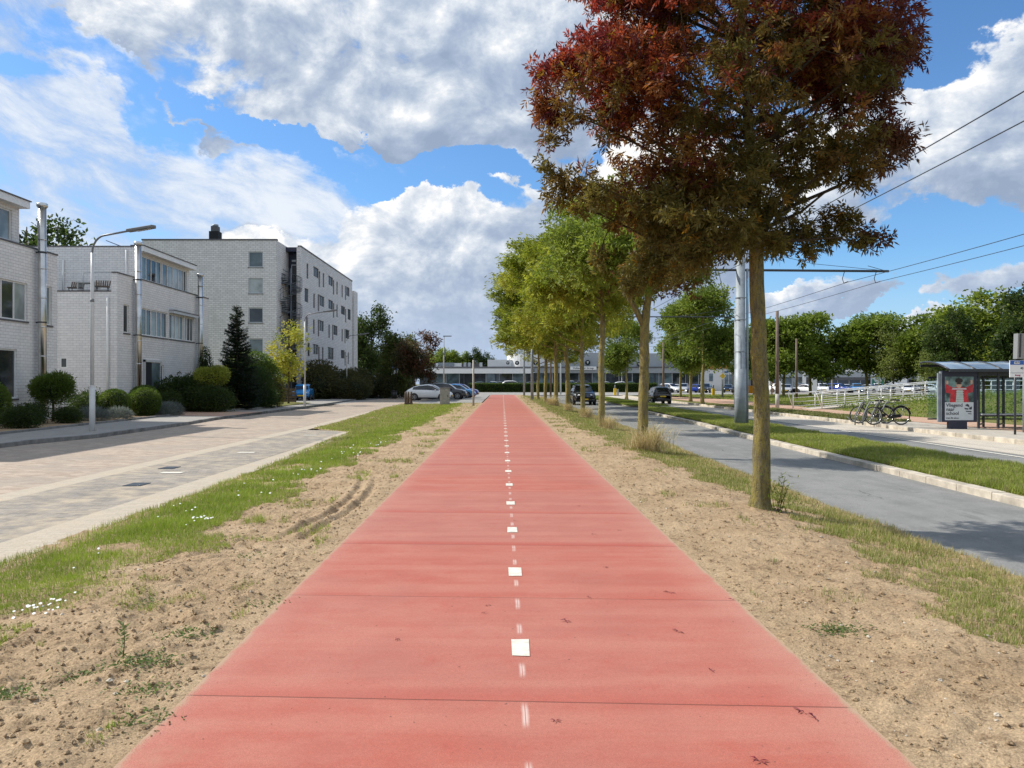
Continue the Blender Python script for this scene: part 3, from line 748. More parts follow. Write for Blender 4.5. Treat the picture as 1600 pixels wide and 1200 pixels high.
tA = row_tree(11, 8.9, 2.5); tB = row_tree(12, 10.2, 3.4, clumps=380)
ROWL = [('slender lichen-covered ash with thin crown, second tree of the row beside the path', 3.50, 19.0, 'c', .9, 0),
        ('third ash of the row beside the path, with dry grass at its foot', 3.80, 29.0, 'A', 1.02, 1.1),
        ('fourth ash of the path-side row, in front of the black car', 4.10, 38.7, 'B', .98, 2.0),
        ('fifth ash of the path-side row, left of the black car', 4.15, 48.2, 'B', 1.08, 3.5),
        ('sixth ash of the path-side row, with a yellow-green trunk', 4.1, 58.2, 'B', 1.12, 4.4),
        ('seventh ash of the path-side row, close before the grey poles', 3.9, 69, 'B', 1.05, 5.2),
        ('last ash of the path-side row, beside the end of the red path', 3.75, 80, 'B', 1.0, .4)]
GRW = 'ash trees in a row beside the red cycle path'
tag(t1, group=GRW)
# second tree: forked trunk, olive crown half behind the red one
Y2 = 19.0
l2 = [lob(990, 370, 95, 0, Y2), lob(930, 390, 65, 0, Y2), lob(1060, 390, 65, .5, Y2), lob(960, 400, 50, -.6, Y2), lob(900, 330, 60, 0, Y2), lob(890, 410, 40, .3, Y2), lob(1040, 410, 40, 0, Y2)]
l2 = [(a - 3.5, b - Y2, c + .08, d, e, f) for a, b, c, d, e, f in l2]
def c2(P, rng):
    c = palette(P, GREEN2, rng, 4); q = (vnoise(P[:, 0] * 1.1, P[:, 2] * 1.1, 8) + rng.uniform(-.2, .2, len(P)) + P[:, 0] * .08 > .80)[:, None]
    return np.where(q, np.array([.15, .075, .02]), c)
t2 = make_tree('green_ash', l2, [(0, 0, 0), (.02, 0, 1), (.05, 0, 2), (.07, 0, 3.3), (.2, 0, 4.2), (.1, 0, 5.6)], [.135, .125, .12, .115, .07, .02], 'bark_lichen', 210, 32, .2, .13, .042, 5, None, 15, rach=.13, colf=c2, limbs=22, limbr=.05)
m = B('bark_lichen').tube([(.06, 0, 3.1), (-.18, 0, 3.6), (-.5, .1, 4.2), (-.9, .1, 4.9)], [.085, .07, .05, .02], 8); m.build('limb', t2)
for i, (lb, x, y, t, s, rz) in enumerate(ROWL):
    o = t2 if t == 'c' else (tA if t == 'A' else (tB if i == 2 else copy_tree(tB)))
    o.location = (x, y, -.09)
    if t != 'c': o.scale = (s * (1.3 if i > 2 else 1.05), s * (1.3 if i > 2 else 1.05), s); o.rotation_euler.z = rz
    tag(o, lb, 'tree', GRW)

# --- coarser trees for the distance ------------------------------------------------
def far_tree(seed, h, r, zb=2.8, cols=GREEN2, clumps=240, per=26, L=.42, W=.20, name='broadleaf_tree', tr=.17, spread=.42, bark='bark_dark', limbs=12):
    rnd = random.Random(seed); lobes = [(0, 0, (h + zb) / 2, r * .72, r * .72, (h - zb) * .46)]
    for i in range(12):
        a = i * 2.4 + seed; q = r * rnd.uniform(.4, .68); z = zb + .6 + (h - zb - 1.6) * ((i * .381) % 1)
        lobes.append((math.cos(a) * q, math.sin(a) * q, z, r * .36, r * .36, r * .32))
    tp = [(0, 0, 0), (rnd.uniform(-.1, .1), 0, zb * .5), (rnd.uniform(-.15, .15), 0, zb), (0, 0, (h + zb) / 2), (0, 0, h * .9)]
    return make_tree(name, lobes, tp, [tr, tr * .9, tr * .8, tr * .5, .03], bark, clumps, per, spread, L, W, 2, cols, seed, rach=.2, shell=.45, limbs=limbs, limbr=tr * .4, sides=8)
def place(o, x, y, z, s, rz, lb, cat='tree', group=None, sz=None):
    o.location = (x, y, z); o.scale = (s, s, sz or s); o.rotation_euler.z = rz; o['label'] = lb; o['category'] = cat
    if group: o['group'] = group
    elif 'group' in o: del o['group']
    return o
# across the carriageway
fa = far_tree(21, 9.8, 3.1, 3.6, GREEN2, 380, 30, .26, .12, tr=.16, spread=.33, bark='bark_lichen')
fb = far_tree(22, 10.6, 4.3, 3.0, [(.11, .165, .02), (.18, .25, .03), (.26, .33, .045)], 420, 30, .38, .19, tr=.17, spread=.42, bark='bark_lichen')
fc = far_tree(23, 11.5, 4.6, 2.2, [(.12, .185, .022), (.19, .26, .034), (.27, .34, .045), (.34, .39, .06)], 480, 34, .38, .20, tr=.25, spread=.5)
ISL = 'trees on the islands between the carriageways'
place(fa, 12.5, 62, -.1, 1.0, 0, 'ash on the grass island between the roads, left of the large galvanised pole', group=ISL)
spots = [(17.6, 71, .95, 2.1, 'twin ash with the darker leaning trunk left of the galvanised pole'), (16.6, 63, 1.0, 3.3, 'ash with the thick yellowish trunk just left of the galvanised pole'), (23, 98, 1.05, 4.2, 'ash standing behind the twin ashes near the galvanised pole'), (24.6, 93, .95, 1.0, 'ash beside the yellow diamond road sign'), (31, 100, .95, 2.2, 'ash half hidden behind the galvanised pole and the red triangle sign')]
for x, y, s, rz, lb in spots: place(copy_tree(fa), x, y, -.1, s, rz, lb, group=ISL)
place(fa, 14.4, 88, -.1, .95, 0, 'ash furthest left of the island group, showing beside the second ash trunk', group=ISL)
RR = 'trees in front of the white showroom on the right'
rr = [(38.5, 104, 1.0, .3, 'tree left of the brown pole before the white showroom'), (43, 106, 1.08, 1.7, 'tall tree with a thin pale trunk between the two brown poles and the white pylon'), (50, 104, 1.06, 2.9, 'bushy tree whose trunk stands right of the white pylon'), (54.5, 98, 1.0, 3.7, 'thick-trunked tree in front of the green showroom panel'), (60, 104, .95, 4.1, 'tree in front of the windowless white showroom wall')]
for i, (x, y, s, rz, lb) in enumerate(rr): place(fb if i == 0 else copy_tree(fb), x, y, -.1, s, rz, lb, group=RR).scale = (s * 1.2, s * 1.2, s)
fd = far_tree(24, 9.6, 2.6, 2.5, [(.13, .18, .04), (.20, .25, .06), (.26, .30, .08)], 150, 16, .24, .11, name='birch_tree', tr=.11, spread=.38)
place(fd, 52, 84, -.1, .97, 1, 'thin-leaved pale tree left of the bus shelter, sky showing through', group=RR)
place(copy_tree(fd), 47, 82, -.1, .85, 3, 'second thin pale tree, slimmer, beside the white showroom corner', group=RR)
place(copy_tree(fd), 50.5, 98, -.1, 1.0, 4, 'loose-crowned tree standing behind the two thin pale trees', group=RR)
WR = 'trees on the bank behind the bus shelter'
wr = [(46, 70, .92, 0, 'rounded light green tree left above the bus shelter roof'), (50.5, 66, .88, 1.2, 'light green tree behind the shelter roof'), (47, 61, .96, 2.2, 'tall tree behind the bus stop sign'), (50, 57, 1.08, 3.0, 'darkest and tallest tree at the right edge above the bus stop'), (44, 57, .62, 4.0, 'low tree filling the gap behind the shelter glass'), (56, 76, .95, 5.0, 'tree at the back of the group above the shelter')]
for i, (x, y, s, rz, lb) in enumerate(wr):
    o = place(fc if i == 0 else copy_tree(fc), x, y, -.1, s, rz, lb, group=WR); o.scale = (s * 1.25, s * 1.25, s * .95)
# left side
fe = far_tree(31, 13.5, 4.1, .6, [(.03, .055, .012), (.055, .09, .018), (.09, .135, .026)], 330, 26, .36, .19, tr=.3, spread=.5)
place(fe, -19.3, 112, -.1, 1.0, 0, 'tall dark green tree just right of the apartment block')
place(copy_tree(fe), 42.6, 61, -.1, .80, 1, 'tall dark green tree mass above the bus stop sign at the right edge')
place(copy_tree(fe), 39.5, 66, -.1, .62, 5, 'dark green tree between the light trees and the tallest one at the right edge')
place(copy_tree(fe), -37.6, 60, -.1, 1.16, 2, 'large dark tree showing over the flat roofs of the brick houses')
place(copy_tree(fe), -15.6, 124, -.1, .66, 4, 'smaller green tree right of the tall dark tree')
ff = far_tree(32, 7.9, 2.6, 1.9, [(.045, .05, .02), (.075, .07, .025), (.10, .07, .03), (.16, .06, .035)], 200, 22, .28, .13, name='plum_tree', tr=.14, spread=.33)
place(ff, -9.9, 86, -.1, 1.0, 0, 'small purple-leaved tree at the car park entrance')
fg = far_tree(33, 7.6, 2.4, 1.2, [(.06, .08, .018), (.10, .13, .026), (.15, .17, .04)], 260, 26, .28, .13, tr=.12, spread=.35)
place(fg, -12.6, 90, -.1, 1.05, 0, 'olive green tree between the dark tree and the purple one')
YEL = [(.22, .28, .03), (.34, .38, .05), (.48, .45, .06), (.42, .32, .05)]
fy = far_tree(34, 6.9, 1.9, 1.6, YEL, 130, 16, .19, .10, name='maple_tree', tr=.07, spread=.26)
place(fy, -16.9, 60, 0, 1.0, 0, 'young tree with yellow autumn leaves in front of the apartment block')
# woods on the skyline
TL = 'trees on the skyline behind the showrooms'
rnd = random.Random(5); px = 672; i = 0
SKY = ['skyline tree left of the street lamp far behind', 'skyline tree straight behind the far street lamp', 'brownish skyline tree right of the far street lamp', 'dark pointed skyline tree near the showroom end', 'skyline tree just left of the white showroom roof', 'little skyline tree peeping over the white showroom roof']
for lb, px, top, sc in zip(SKY, [682, 703, 722, 741, 756, 812], [546, 549, 551, 544, 551, 556], [1, 1, .9, 1, 1, .7]):
    y = 215; h = WZ(top, y) + .8; o = copy_tree(fe if px in (741, 756) else fc); place(o, WX(px, y), y, -.1, h / (13.5 if px in (741, 756) else 11.5) * .98, px, lb, group=TL)
for j, (px, top) in enumerate([(1095, 552), (1128, 562), (1200, 560), (1246, 566), (1290, 560), (1330, 566), (1378, 562), (1420, 560)]):
    y = 215; h = WZ(top, y); o = copy_tree(fc); place(o, WX(px, y), y, -.1, h / 11.5, j, ['skyline tree behind the middle white building', 'low skyline tree right of the middle white building', 'skyline tree behind the brown pole', 'low skyline tree behind the white pylon', 'skyline tree above the grey showroom roof', 'low skyline tree above the green showroom panel', 'skyline tree above the plain white showroom wall', 'skyline tree right of the plain white showroom wall'][j], group=TL)

# --- shrubs -----------------------------------------------------------------------
def bush(name, lobes, n, L, W, cols, seed, shell=.75, k=1, spread=.04, core=True, stem=None, up=0.0, parent_loc=(0, 0, 0), stretch=None, droop=.05):
    rng = np.random.default_rng(seed); root = empty(name, parent_loc)
    P, D = clump_points(lobes, n, rng, shell); P = P + rng.normal(size=P.shape) * spread; P[:, 2] = np.maximum(P[:, 2], .02)
    A = unit(D * .8 + rng.normal(size=P.shape) * .6 + np.array([0, 0, up]))
    Vv, Cc = leaf_quads(P, A, L, W, rng, k, L * .8, palette(P, cols, rng, seed, 2.2), droop)
    np_mesh('foliage', Vv, quads(len(Vv)), FOL, Cc, root)
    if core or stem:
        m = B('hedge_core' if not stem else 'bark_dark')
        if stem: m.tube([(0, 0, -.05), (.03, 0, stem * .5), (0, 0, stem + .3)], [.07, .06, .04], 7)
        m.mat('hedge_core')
        if core:  # near-black core added inside the leaves, their shaded depth put into its colour
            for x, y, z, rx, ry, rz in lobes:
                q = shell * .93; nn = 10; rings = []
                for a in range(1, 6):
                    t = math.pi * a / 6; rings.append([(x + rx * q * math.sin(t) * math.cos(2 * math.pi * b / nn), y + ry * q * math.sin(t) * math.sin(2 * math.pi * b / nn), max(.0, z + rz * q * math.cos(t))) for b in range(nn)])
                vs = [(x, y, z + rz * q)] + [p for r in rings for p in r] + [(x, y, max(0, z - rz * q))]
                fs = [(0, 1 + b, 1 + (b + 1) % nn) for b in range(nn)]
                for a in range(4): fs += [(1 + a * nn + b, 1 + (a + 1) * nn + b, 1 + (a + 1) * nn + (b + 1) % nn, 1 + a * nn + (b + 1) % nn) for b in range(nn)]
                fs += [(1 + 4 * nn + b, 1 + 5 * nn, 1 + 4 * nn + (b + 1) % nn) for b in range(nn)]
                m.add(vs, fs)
        m.build('stem', root)  # stem where given, plus the added dark core
    return root
DK = [(.022, .042, .010), (.045, .075, .016), (.07, .105, .022)]
MID = [(.06, .105, .016), (.11, .17, .024), (.17, .23, .034)]
LIME = [(.24, .28, .04), (.36, .40, .06), (.48, .48, .08)]
b = bush('topiary_ball', [(0, 0, .62, .68, .68, .66)], 9000, .07, .03, MID, 41, .93, spread=.012)
place(b, -18.2, 35.6, .04, 1.0, 0, 'clipped round evergreen ball, the nearer and lower one of the two right of the lamp', 'shrub', 'clipped evergreen balls in the garden bed')
place(copy_tree(b), -17.55, 37.2, .04, 1.04, 2, 'clipped round evergreen ball behind and right of its twin', 'shrub', 'clipped evergreen balls in the garden bed')
place(copy_tree(b), -18.4, 39.0, .04, 1.12, 4, 'rounded dark bush rising behind the two clipped balls', 'shrub')
place(copy_tree(b), -19.0, 27.6, .04, 1.35, 4, 'dark rounded shrub cut by the left edge of the picture', 'shrub')
b = bush('yew', [(0, 0, 1.45, .85, .8, .62), (.3, 0, 1.7, .5, .5, .45), (-.35, 0, 1.5, .5, .5, .4)], 9000, .13, .035, MID, 42, .7, stem=.8, up=.5, spread=.06)
place(b, -18.6, 31.4, .04, .92, 0, 'mop-headed yew on a short trunk in front of the first house', 'shrub')
SH = 'shrubs in the front gardens'
b = bush('garden_shrub', [(0, 0, .5, .75, .7, .5), (.5, 0, .6, .5, .5, .45), (-.5, .1, .45, .5, .5, .4)], 6000, .10, .045, DK, 43, .6, spread=.11)
gs = [(-18.3, 40.9, 1.0, 0, 'low dark shrub beside the tiled driveway'), (-19.2, 44.6, 1.75, 1, 'big dark shrub against the house beside the open door'), (-18.3, 45.4, 1.8, 2, 'tall black-green bush left of the spruce'), (-16.75, 43.6, 1.35, 3, 'wide low hedge bush at the kerb under the lime-green shrub'), (-19.6, 46.5, 1.8, 4, 'dark bush mass behind the lime-green shrub'), (-15.9, 50.5, 1.3, 5, 'shrub at the foot of the spruce'), (-17.0, 26.8, .7, 0, 'low dark plant in the garden bed below the first house'), (-19.4, 35.6, 1.1, 2, 'leafy shrub between the yew and the clipped balls'), (-17.3, 30.2, .6, 3, 'small green plant in front of the yew'), (-18.2, 29.1, .75, 1, 'dark ground shrub left of the yew')]
for i, (x, y, s, rz, lb) in enumerate(gs): place(b if i == 0 else copy_tree(b), x, y, .03, s, rz, lb, 'shrub', SH)
b = bush('lime_shrub', [(0, 0, 2.0, 1.0, .7, .5), (.4, 0, 2.2, .6, .5, .4), (-.5, 0, 2.1, .5, .4, .4)], 4500, .15, .04, LIME, 44, .55, up=.6, stem=1.6)
place(b, -17.2, 44.9, .03, .98, 0, 'lime-green shrub left of the dark spruce', 'shrub')
b = bush('silver_plant', [(0, 0, .15, .55, .4, .25)], 3500, .16, .012, [(.14, .16, .14), (.22, .25, .22), (.30, .32, .28)], 45, .3, core=False, up=.6)
place(b, -16.9, 33.4, .04, 1.0, 0, 'silver-grey cushion plant at the kerb in front of the clipped balls', 'plant', 'silver cushion plants by the kerb')
place(copy_tree(b), -16.9, 38.4, .04, 1.2, 1, 'silver-grey cushion plant at the driveway corner', 'plant', 'silver cushion plants by the kerb')
place(copy_tree(b), -17.4, 32.2, .04, 1.1, 3, 'silver-grey cushion plant behind the lamp post', 'plant', 'silver cushion plants by the kerb')
# round-leaved maple bush, tall fine bush, yellow bush, cypress
b = bush('japanese_maple', [(0, 0, 2.6, 1.7, 1.4, 1.25), (.9, 0, 2.2, 1.1, 1, .9), (-.8, 0, 2.0, 1.1, 1, 1.0)], 9000, .16, .07, MID, 46, .7, stem=1.2)
place(b, -17.6, 53, .03, 1.0, 0, 'dome-shaped green maple right of the spruce', 'tree')
b = bush('fine_bush', [(0, 0, 1.3, .95, .9, 1.45), (.3, 0, 1.0, .9, .8, 1.1)], 7000, .22, .02, [(.03, .06, .015), (.05, .09, .02), (.08, .12, .03)], 47, .6, up=1.0)
place(b, -15.9, 49.3, .03, .98, 0, 'feathery upright bush in front of the green maple', 'shrub')
b = bush('golden_conifer', [(0, 0, .95, .5, .5, 1.0)], 3500, .10, .03, [(.13, .14, .02), (.22, .20, .03)], 48, .8, up=.5)
place(b, -15.6, 52.6, .03, 1.0, 0, 'small yellow-tinted conifer beside the feathery bush', 'shrub')
b = bush('cypress', [(0, 0, 1.7, .38, .38, 1.8), (.3, 0, 1.3, .3, .3, 1.2)], 4000, .12, .04, DK, 49, .7, up=1.0)
place(b, -19.4, 49.6, .03, 1.12, 0, 'narrow black-green cypress against the end of the second house', 'tree')
# spruce
def spruce(h, r, seed):
    rng = np.random.default_rng(seed); root = empty('spruce')
    m = B('bark_dark').tube([(0, 0, -.1), (0, 0, h * .5), (0, 0, h)], [.12, .07, .01], 8)
    Ps = []; As = []
    z = .25
    while z < h - .1:
        f = 1 - z / h; n = int(6 + 9 * f)
        for i in range(n):
            a = rng.uniform(0, 2 * math.pi); ln = r * (f ** .8) * rng.uniform(.7, 1.08) + .08
            d = np.array([math.cos(a), math.sin(a), 0]); up = .35 + .3 * (1 - f)
            t = np.linspace(.08, 1, max(3, int(ln * 16)))[:, None]
            pts = np.array([0, 0, z]) + d * ln * t + np.array([0, 0, 1]) * (ln * (up * t * t - .32 * t))
            m.tube([tuple(pts[0]), tuple(pts[len(pts) // 2]), tuple(pts[-1])], [.018, .012, .004], 3, cap=False)
            for q in range(9):
                Ps.append(pts + rng.normal(size=pts.shape) * .035); s = np.cross(d, [0, 0, 1]) * rng.choice([-1, 1]) * .8
                As.append(unit(np.repeat((d * .9 + s)[None, :], len(pts), 0) + rng.normal(size=pts.shape) * .45))
        z += .17 + .05 * f
    m.build('trunk', root)
    P = np.concatenate(Ps); A = np.concatenate(As)
    Vv, Cc = leaf_quads(P, A, .15, .035, rng, 1, 0, palette(P, [(.010, .022, .012), (.02, .038, .018), (.035, .055, .025)], rng, 3, 2), .15)
    np_mesh('crown', Vv, quads(len(Vv)), FOL, Cc, root); return root
s_ = spruce(6.7, 1.55, 51); place(s_, -16.3, 46.6, .03, .96, 0, 'pointed dark spruce in the front garden between the houses and the apartment block', 'tree')
# hedge-like shrub mass beside the blue car
b = bush('thicket_shrub', [(0, 0, 1.1, 1.5, 1.3, 1.2), (1.1, 0, .9, 1.1, 1, .9), (-1.0, .2, 1.0, 1.1, 1, 1.0)], 6500, .20, .075, [(.05, .06, .02), (.085, .09, .03), (.13, .115, .04)], 52, .6)
ts = [(-17.2, 83, 1.35, 0, 'wide brown-green shrub right of the blue car'), (-15.7, 79.5, 1.0, 1, 'low shrub at the kerb behind the third street lamp'), (-17.6, 92, 1.5, 2, 'shrub below the windows at the end of the apartment block'), (-14.4, 88, 1.15, 3, 'shrub in the middle of the thicket'), (-13.2, 95, 1.2, 4, 'darker shrub at the right end of the thicket'), (-19.6, 80.6, 1.75, 5, 'tall shrub rising against the apartment facade')]
for i, (x, y, s, rz, lb) in enumerate(ts): place(b if i == 0 else copy_tree(b), x, y, -.02, s, rz, lb, 'shrub', 'shrubs of the thicket beside the apartment block')
place(copy_tree(b), -22.8, 64, -.02, 1.25, 3, 'dark shrub behind the wooden fence', 'shrub')

# --- clipped hedge by the cross street ----------------------------------------------
def hedge(x0, x1, y, h, lb, dpt=1.2, n=9000, seed=60):
    rng = np.random.default_rng(seed); root = empty('hedge', ((x0 + x1) / 2, y, -.1)); w = (x1 - x0) / 2
    B('hedge_core').box(-w, w, -dpt / 2 + .06, dpt / 2 - .06, 0, h - .06).build('stem', root)  # added dark block, not a stem: the hedge's inner shade as colour
    P = np.stack([rng.uniform(-w, w, n), np.where(rng.uniform(size=n) < .7, -dpt / 2, rng.uniform(-dpt / 2, dpt / 2, n)), rng.uniform(0, h, n)], 1)
    top = P[:, 1] > -dpt / 2; P[top, 2] = h - .03
    P += rng.normal(size=P.shape) * .05; A = unit(rng.normal(size=P.shape) + np.array([0, -.6, .4]))
    Vv, Cc = leaf_quads(P, A, .20, .11, rng, 1, 0, palette(P, [(.05, .09, .014), (.08, .13, .02), (.12, .175, .028)], rng, 2, .8), .05)
    np_mesh('foliage', Vv, quads(len(Vv)), FOL, Cc, root); tag(root, lb, 'hedge')
hedge(-6.6, 30.5, 150.5, 1.68, 'long clipped hedge in front of the parked cars at the end of the path', n=16000)

# --- dry grass tufts at the foot of the trees -----------------------------------------
def blades(P, h, w, rng, cols, lean=.35, curl=.25):
    """triangular blades: P (N,3) roots"""
    N = len(P); a = rng.uniform(0, 2 * math.pi, N); d = np.stack([np.cos(a), np.sin(a), np.zeros(N)], 1); s = np.stack([-np.sin(a), np.cos(a), np.zeros(N)], 1)
    hh = h * rng.uniform(.55, 1.25, (N, 1)) if not hasattr(h, 'shape') else h * rng.uniform(.55, 1.25, (N, 1))
    ln = lean * rng.uniform(.1, 1.6, (N, 1)); up = np.array([0, 0, 1.0])
    mid = P + up * hh * .6 + d * hh * ln * .35; tip = P + up * hh * (1 - ln * curl) + d * hh * ln
    w = w if hasattr(w, 'shape') else np.full((N, 1), w)
    Vv = np.stack([P - s * w / 2, P + s * w / 2, mid + s * w * .4, tip, mid - s * w * .4], 1).reshape(-1, 3)
    i = np.arange(N)[:, None] * 5
    Fq = np.concatenate([i + np.array([[0, 1, 2, 4]]), ], 1); Ft = i + np.array([[4, 2, 3]])
    # keep one face size: quad with doubled tip
    Fall = np.concatenate([Fq, i + np.array([[4, 2, 3, 3]])]) if False else None
    return Vv, Fq, Ft, np.repeat(cols[:, None, :], 5, 1).reshape(-1, 3)
def blade_obj(name, P, h, w, rng, cols, lean=.35, parent=None, tri=False):
    N = len(P)
    if tri:
        a = rng.uniform(0, 2 * math.pi, N); d = np.stack([np.cos(a), np.sin(a), np.zeros(N)], 1); s = np.stack([-np.sin(a), np.cos(a), np.zeros(N)], 1)
        hh = h * rng.uniform(.5, 1.3, (N, 1)); ln = lean * rng.uniform(.1, 1.7, (N, 1))
        Vv = np.stack([P - s * w / 2, P + s * w / 2, P + np.array([0, 0, 1.]) * hh * (1 - .2 * ln) + d * hh * ln], 1).reshape(-1, 3)
        return np_mesh(name, Vv, np.arange(N * 3).reshape(-1, 3), BLADE, np.repeat(cols[:, None, :], 3, 1).reshape(-1, 3), parent)
    Vv, Fq, Ft, C = blades(P, h, w, rng, cols, lean)
    n0 = len(Vv); F4 = np.concatenate([Fq], 0)
    # tip as a thin quad sharing the mid edge
    tipv = Vv.reshape(-1, 5, 3)[:, 3]; t2 = tipv + rng.normal(size=tipv.shape) * .0006
    Vall = np.concatenate([Vv, t2]); Call = np.concatenate([C, cols]); i = np.arange(N)[:, None] * 5
    F2 = np.concatenate([i + 4, i + 2, i + 3, n0 + np.arange(N)[:, None]], 1)
    return np_mesh(name, Vall, np.concatenate([F4, F2]), BLADE, Call, parent)
def tuft(seed, n=620, r=.34, h=.60):
    rng = np.random.default_rng(seed); root = empty('grass_tuft'); a = rng.uniform(0, 2 * math.pi, n); q = np.abs(rng.normal(size=n)) * r * .55
    P = np.stack([np.cos(a) * q, np.sin(a) * q, np.zeros(n)], 1)
    t = rng.uniform(size=(n, 1)); cols = np.array([[.78, .62, .36]]) * t + np.array([[.42, .38, .14]]) * (1 - t); cols = np.where(t > .7, np.array([[.88, .75, .50]]), cols)
    blade_obj('blades', P, h, .008, rng, cols, 1.0, root); return root
tu = tuft(71)
TU = 'tufts of dry grass at the foot of the row trees'
for i, (x, y, s, lb) in enumerate([(3.66, 18.75, 1.3, 'largest straw-coloured grass tuft, at the foot of the second tree'), (3.98, 28.7, .95, 'straw grass tuft at the foot of the third tree'), (4.25, 38.4, 1.0, 'straw grass tuft at the foot of the fourth tree'), (4.2, 47.9, .9, 'small straw grass tuft at the foot of the fifth tree'), (3.85, 57.8, 1.4, 'greener grass tuft at the foot of the sixth tree'), (3.36, 18.7, .8, 'smaller straw tuft on the path side of the second tree')]):
    o = tu if i == 0 else copy_tree(tu); place(o, x, y, -.09, s, i * 1.3, lb, 'grass tuft', TU)

# --- turf ------------------------------------------------------------------------------
def scatter(name, n, xr, yr, keep, hf, h, w, base, dry, rng_seed, lean=.5, dryf=None, ypow=1.0, label=None):
    rng = np.random.default_rng(rng_seed)
    u = rng.uniform(size=n) ; y = yr[0] * (yr[1] / yr[0]) ** u                 # density falls with distance
    x0 = xr[0](y) if callable(xr[0]) else xr[0]; x1 = xr[1](y) if callable(xr[1]) else xr[1]
    x = x0 + (x1 - x0) * rng.uniform(size=n); k = keep(x, y, rng); x, y = x[k], y[k]
    z = hf(x, y) - .004; sc = np.clip(y / 6.0, 1, 7)[:, None]; N = len(x)
    m = fbm(x * 2.2, y * 2.2, 3, 55)[:, None] + rng.uniform(-.22, .22, (N, 1)); cols = np.array([base[0]]) * (1 - m) + np.array([base[1]]) * m
    t = (dryf(x, y) if dryf else np.zeros(N)) + .08; q = (rng.uniform(size=N) < t)[:, None]; cols = np.where(q, np.array([dry]) * rng.uniform(.75, 1.2, (N, 1)), cols)
    hh = h * (.55 + .9 * fbm(x * 1.8, y * 1.8, 3, 66))[:, None] * np.minimum(sc, 1.5)
    o = blade_obj(name, np.stack([x, y, z], 1), hh, w * sc ** .9, rng, cols, lean, tri=True); tag(o, label, None, None, 'stuff'); return o
GB = ((.17, .25, .022), (.36, .47, .055)); DRY = (.42, .36, .17)
def kl(x, y, rng):
    e = grass_edge_left(y) - sstep(30, 50, y) * 0 + (fbm(x * 2.5, y * 2.5, 4, 31) - .5) * 1.1
    bare = fbm(x * 1.4 + 9, y * 1.4, 3, 35)
    inside = (x < e) & (bare + rng.uniform(-.12, .12, len(x)) < .70)
    weeds = (fbm(x * 1.9, y * 1.9, 4, 36) > .665 - .05 * sstep(12, 30, y)) & (x < -1.8) & (rng.uniform(size=len(x)) < .35)
    edge = x < road_edge_left(y) + .35
    return (inside & ~(edge & (rng.uniform(size=len(x)) < .55))) | weeds
scatter('grass', 330000, (lambda y: road_edge_left(y) + .02, -1.7), (2.6, 64), kl, height_left, .055, .0052, GB, DRY, 81, dryf=lambda x, y: .30 * sstep(-4.3, -4.8, x) + .25 * sstep(-3.6, -3.1, x))
def edge_r(y): return 3.55 + np.where(y < 8, -.35 * sstep(8, 5, y), 0) + .45 * np.exp(-((y - 10.2) / 1.4) ** 2) - .55 * sstep(14, 20, y)
def kr(x, y, rng):
    e = edge_r(y) + (fbm(x * 2.2, y * 2.2, 4, 91) - .5) * 1.5
    bare = fbm(x * 1.6 + 5, y * 1.6, 3, 92)
    weeds = (fbm(x * 2.1, y * 2.1, 4, 94) > .70 - .10 * sstep(11, 30, y)) & (rng.uniform(size=len(x)) < .3) & (x > 1.9)
    return ((x > e) & (bare + rng.uniform(-.2, .2, len(x)) < .60 + .1 * sstep(4, 4.6, x))) | weeds
scatter('grass', 300000, (1.8, lambda y: 4.85 + sstep(15, 32, y) * .35 + sstep(30, 80, y) * .1), (3.2, 100), kr, height_right, .050, .005, ((.15, .20, .03), (.30, .35, .07)), (.50, .42, .20), 82, dryf=lambda x, y: .22 + .45 * sstep(4.3, 4.8, x))
scatter('grass', 230000, (lambda y: in_median(y)[0] + .03, lambda y: in_median(y)[1] - .03), (8, 53.5), lambda x, y, rng: fbm(x, y, 3, 95) + rng.uniform(-.1, .1, len(x)) < .8, height_med, .075, .007, ((.18, .24, .028), (.36, .42, .07)), DRY, 83, dryf=lambda x, y: .12)
flat = lambda z: (lambda x, y: np.full(len(x), z) + (fbm(x, y, 2, 3) - .5) * .04)
scatter('grass', 70000, (9.75, 12.75), (58, 100), lambda x, y, rng: x > 0, flat(-.10), .08, .007, ((.18, .24, .028), (.36, .42, .07)), DRY, 84)
scatter('grass', 60000, (16.1, 18.2), (33.8, 60), lambda x, y, rng: fbm(x, y, 3, 96) < .62, flat(-.085), .08, .007, ((.10, .13, .025), (.2, .24, .05)), DRY, 85, dryf=lambda x, y: .2)
scatter('grass', 220000, (21.0, 90), (38, 116), lambda x, y, rng: (x > 21 + sstep(44, 80, y) * 3) & (x < y * .85), flat(-.10), .09, .008, ((.15, .22, .025), (.30, .37, .05)), DRY, 86, dryf=lambda x, y: .12)

# ------------------------------------------------------------------ buildings
def Pt(p0, u, s, z, o=0.0):
    return (p0[0] + u[0] * s + u[1] * o, p0[1] + u[1] * s - u[0] * o, z)
def wall(m, p0, u, W, z0, z1, ops=(), rec=.12):
    us = sorted({0, W} | {v for o in ops for v in (o[0], o[1])}); zs = sorted({z0, z1} | {v for o in ops for v in (o[2], o[3])})
    for a, b in zip(us, us[1:]):
        for c, d in zip(zs, zs[1:]):
            mu, mz = (a + b) / 2, (c + d) / 2
            if any(o[0] < mu < o[1] and o[2] < mz < o[3] for o in ops): continue
            m.poly([Pt(p0, u, a, c), Pt(p0, u, b, c), Pt(p0, u, b, d), Pt(p0, u, a, d)])
    for o in ops:
        q = [(o[0], o[2]), (o[1], o[2]), (o[1], o[3]), (o[0], o[3])]
        for (a, c), (b, d) in zip(q, q[1:] + q[:1]):
            m.poly([Pt(p0, u, a, c), Pt(p0, u, a, c, -rec), Pt(p0, u, b, d, -rec), Pt(p0, u, b, d)])
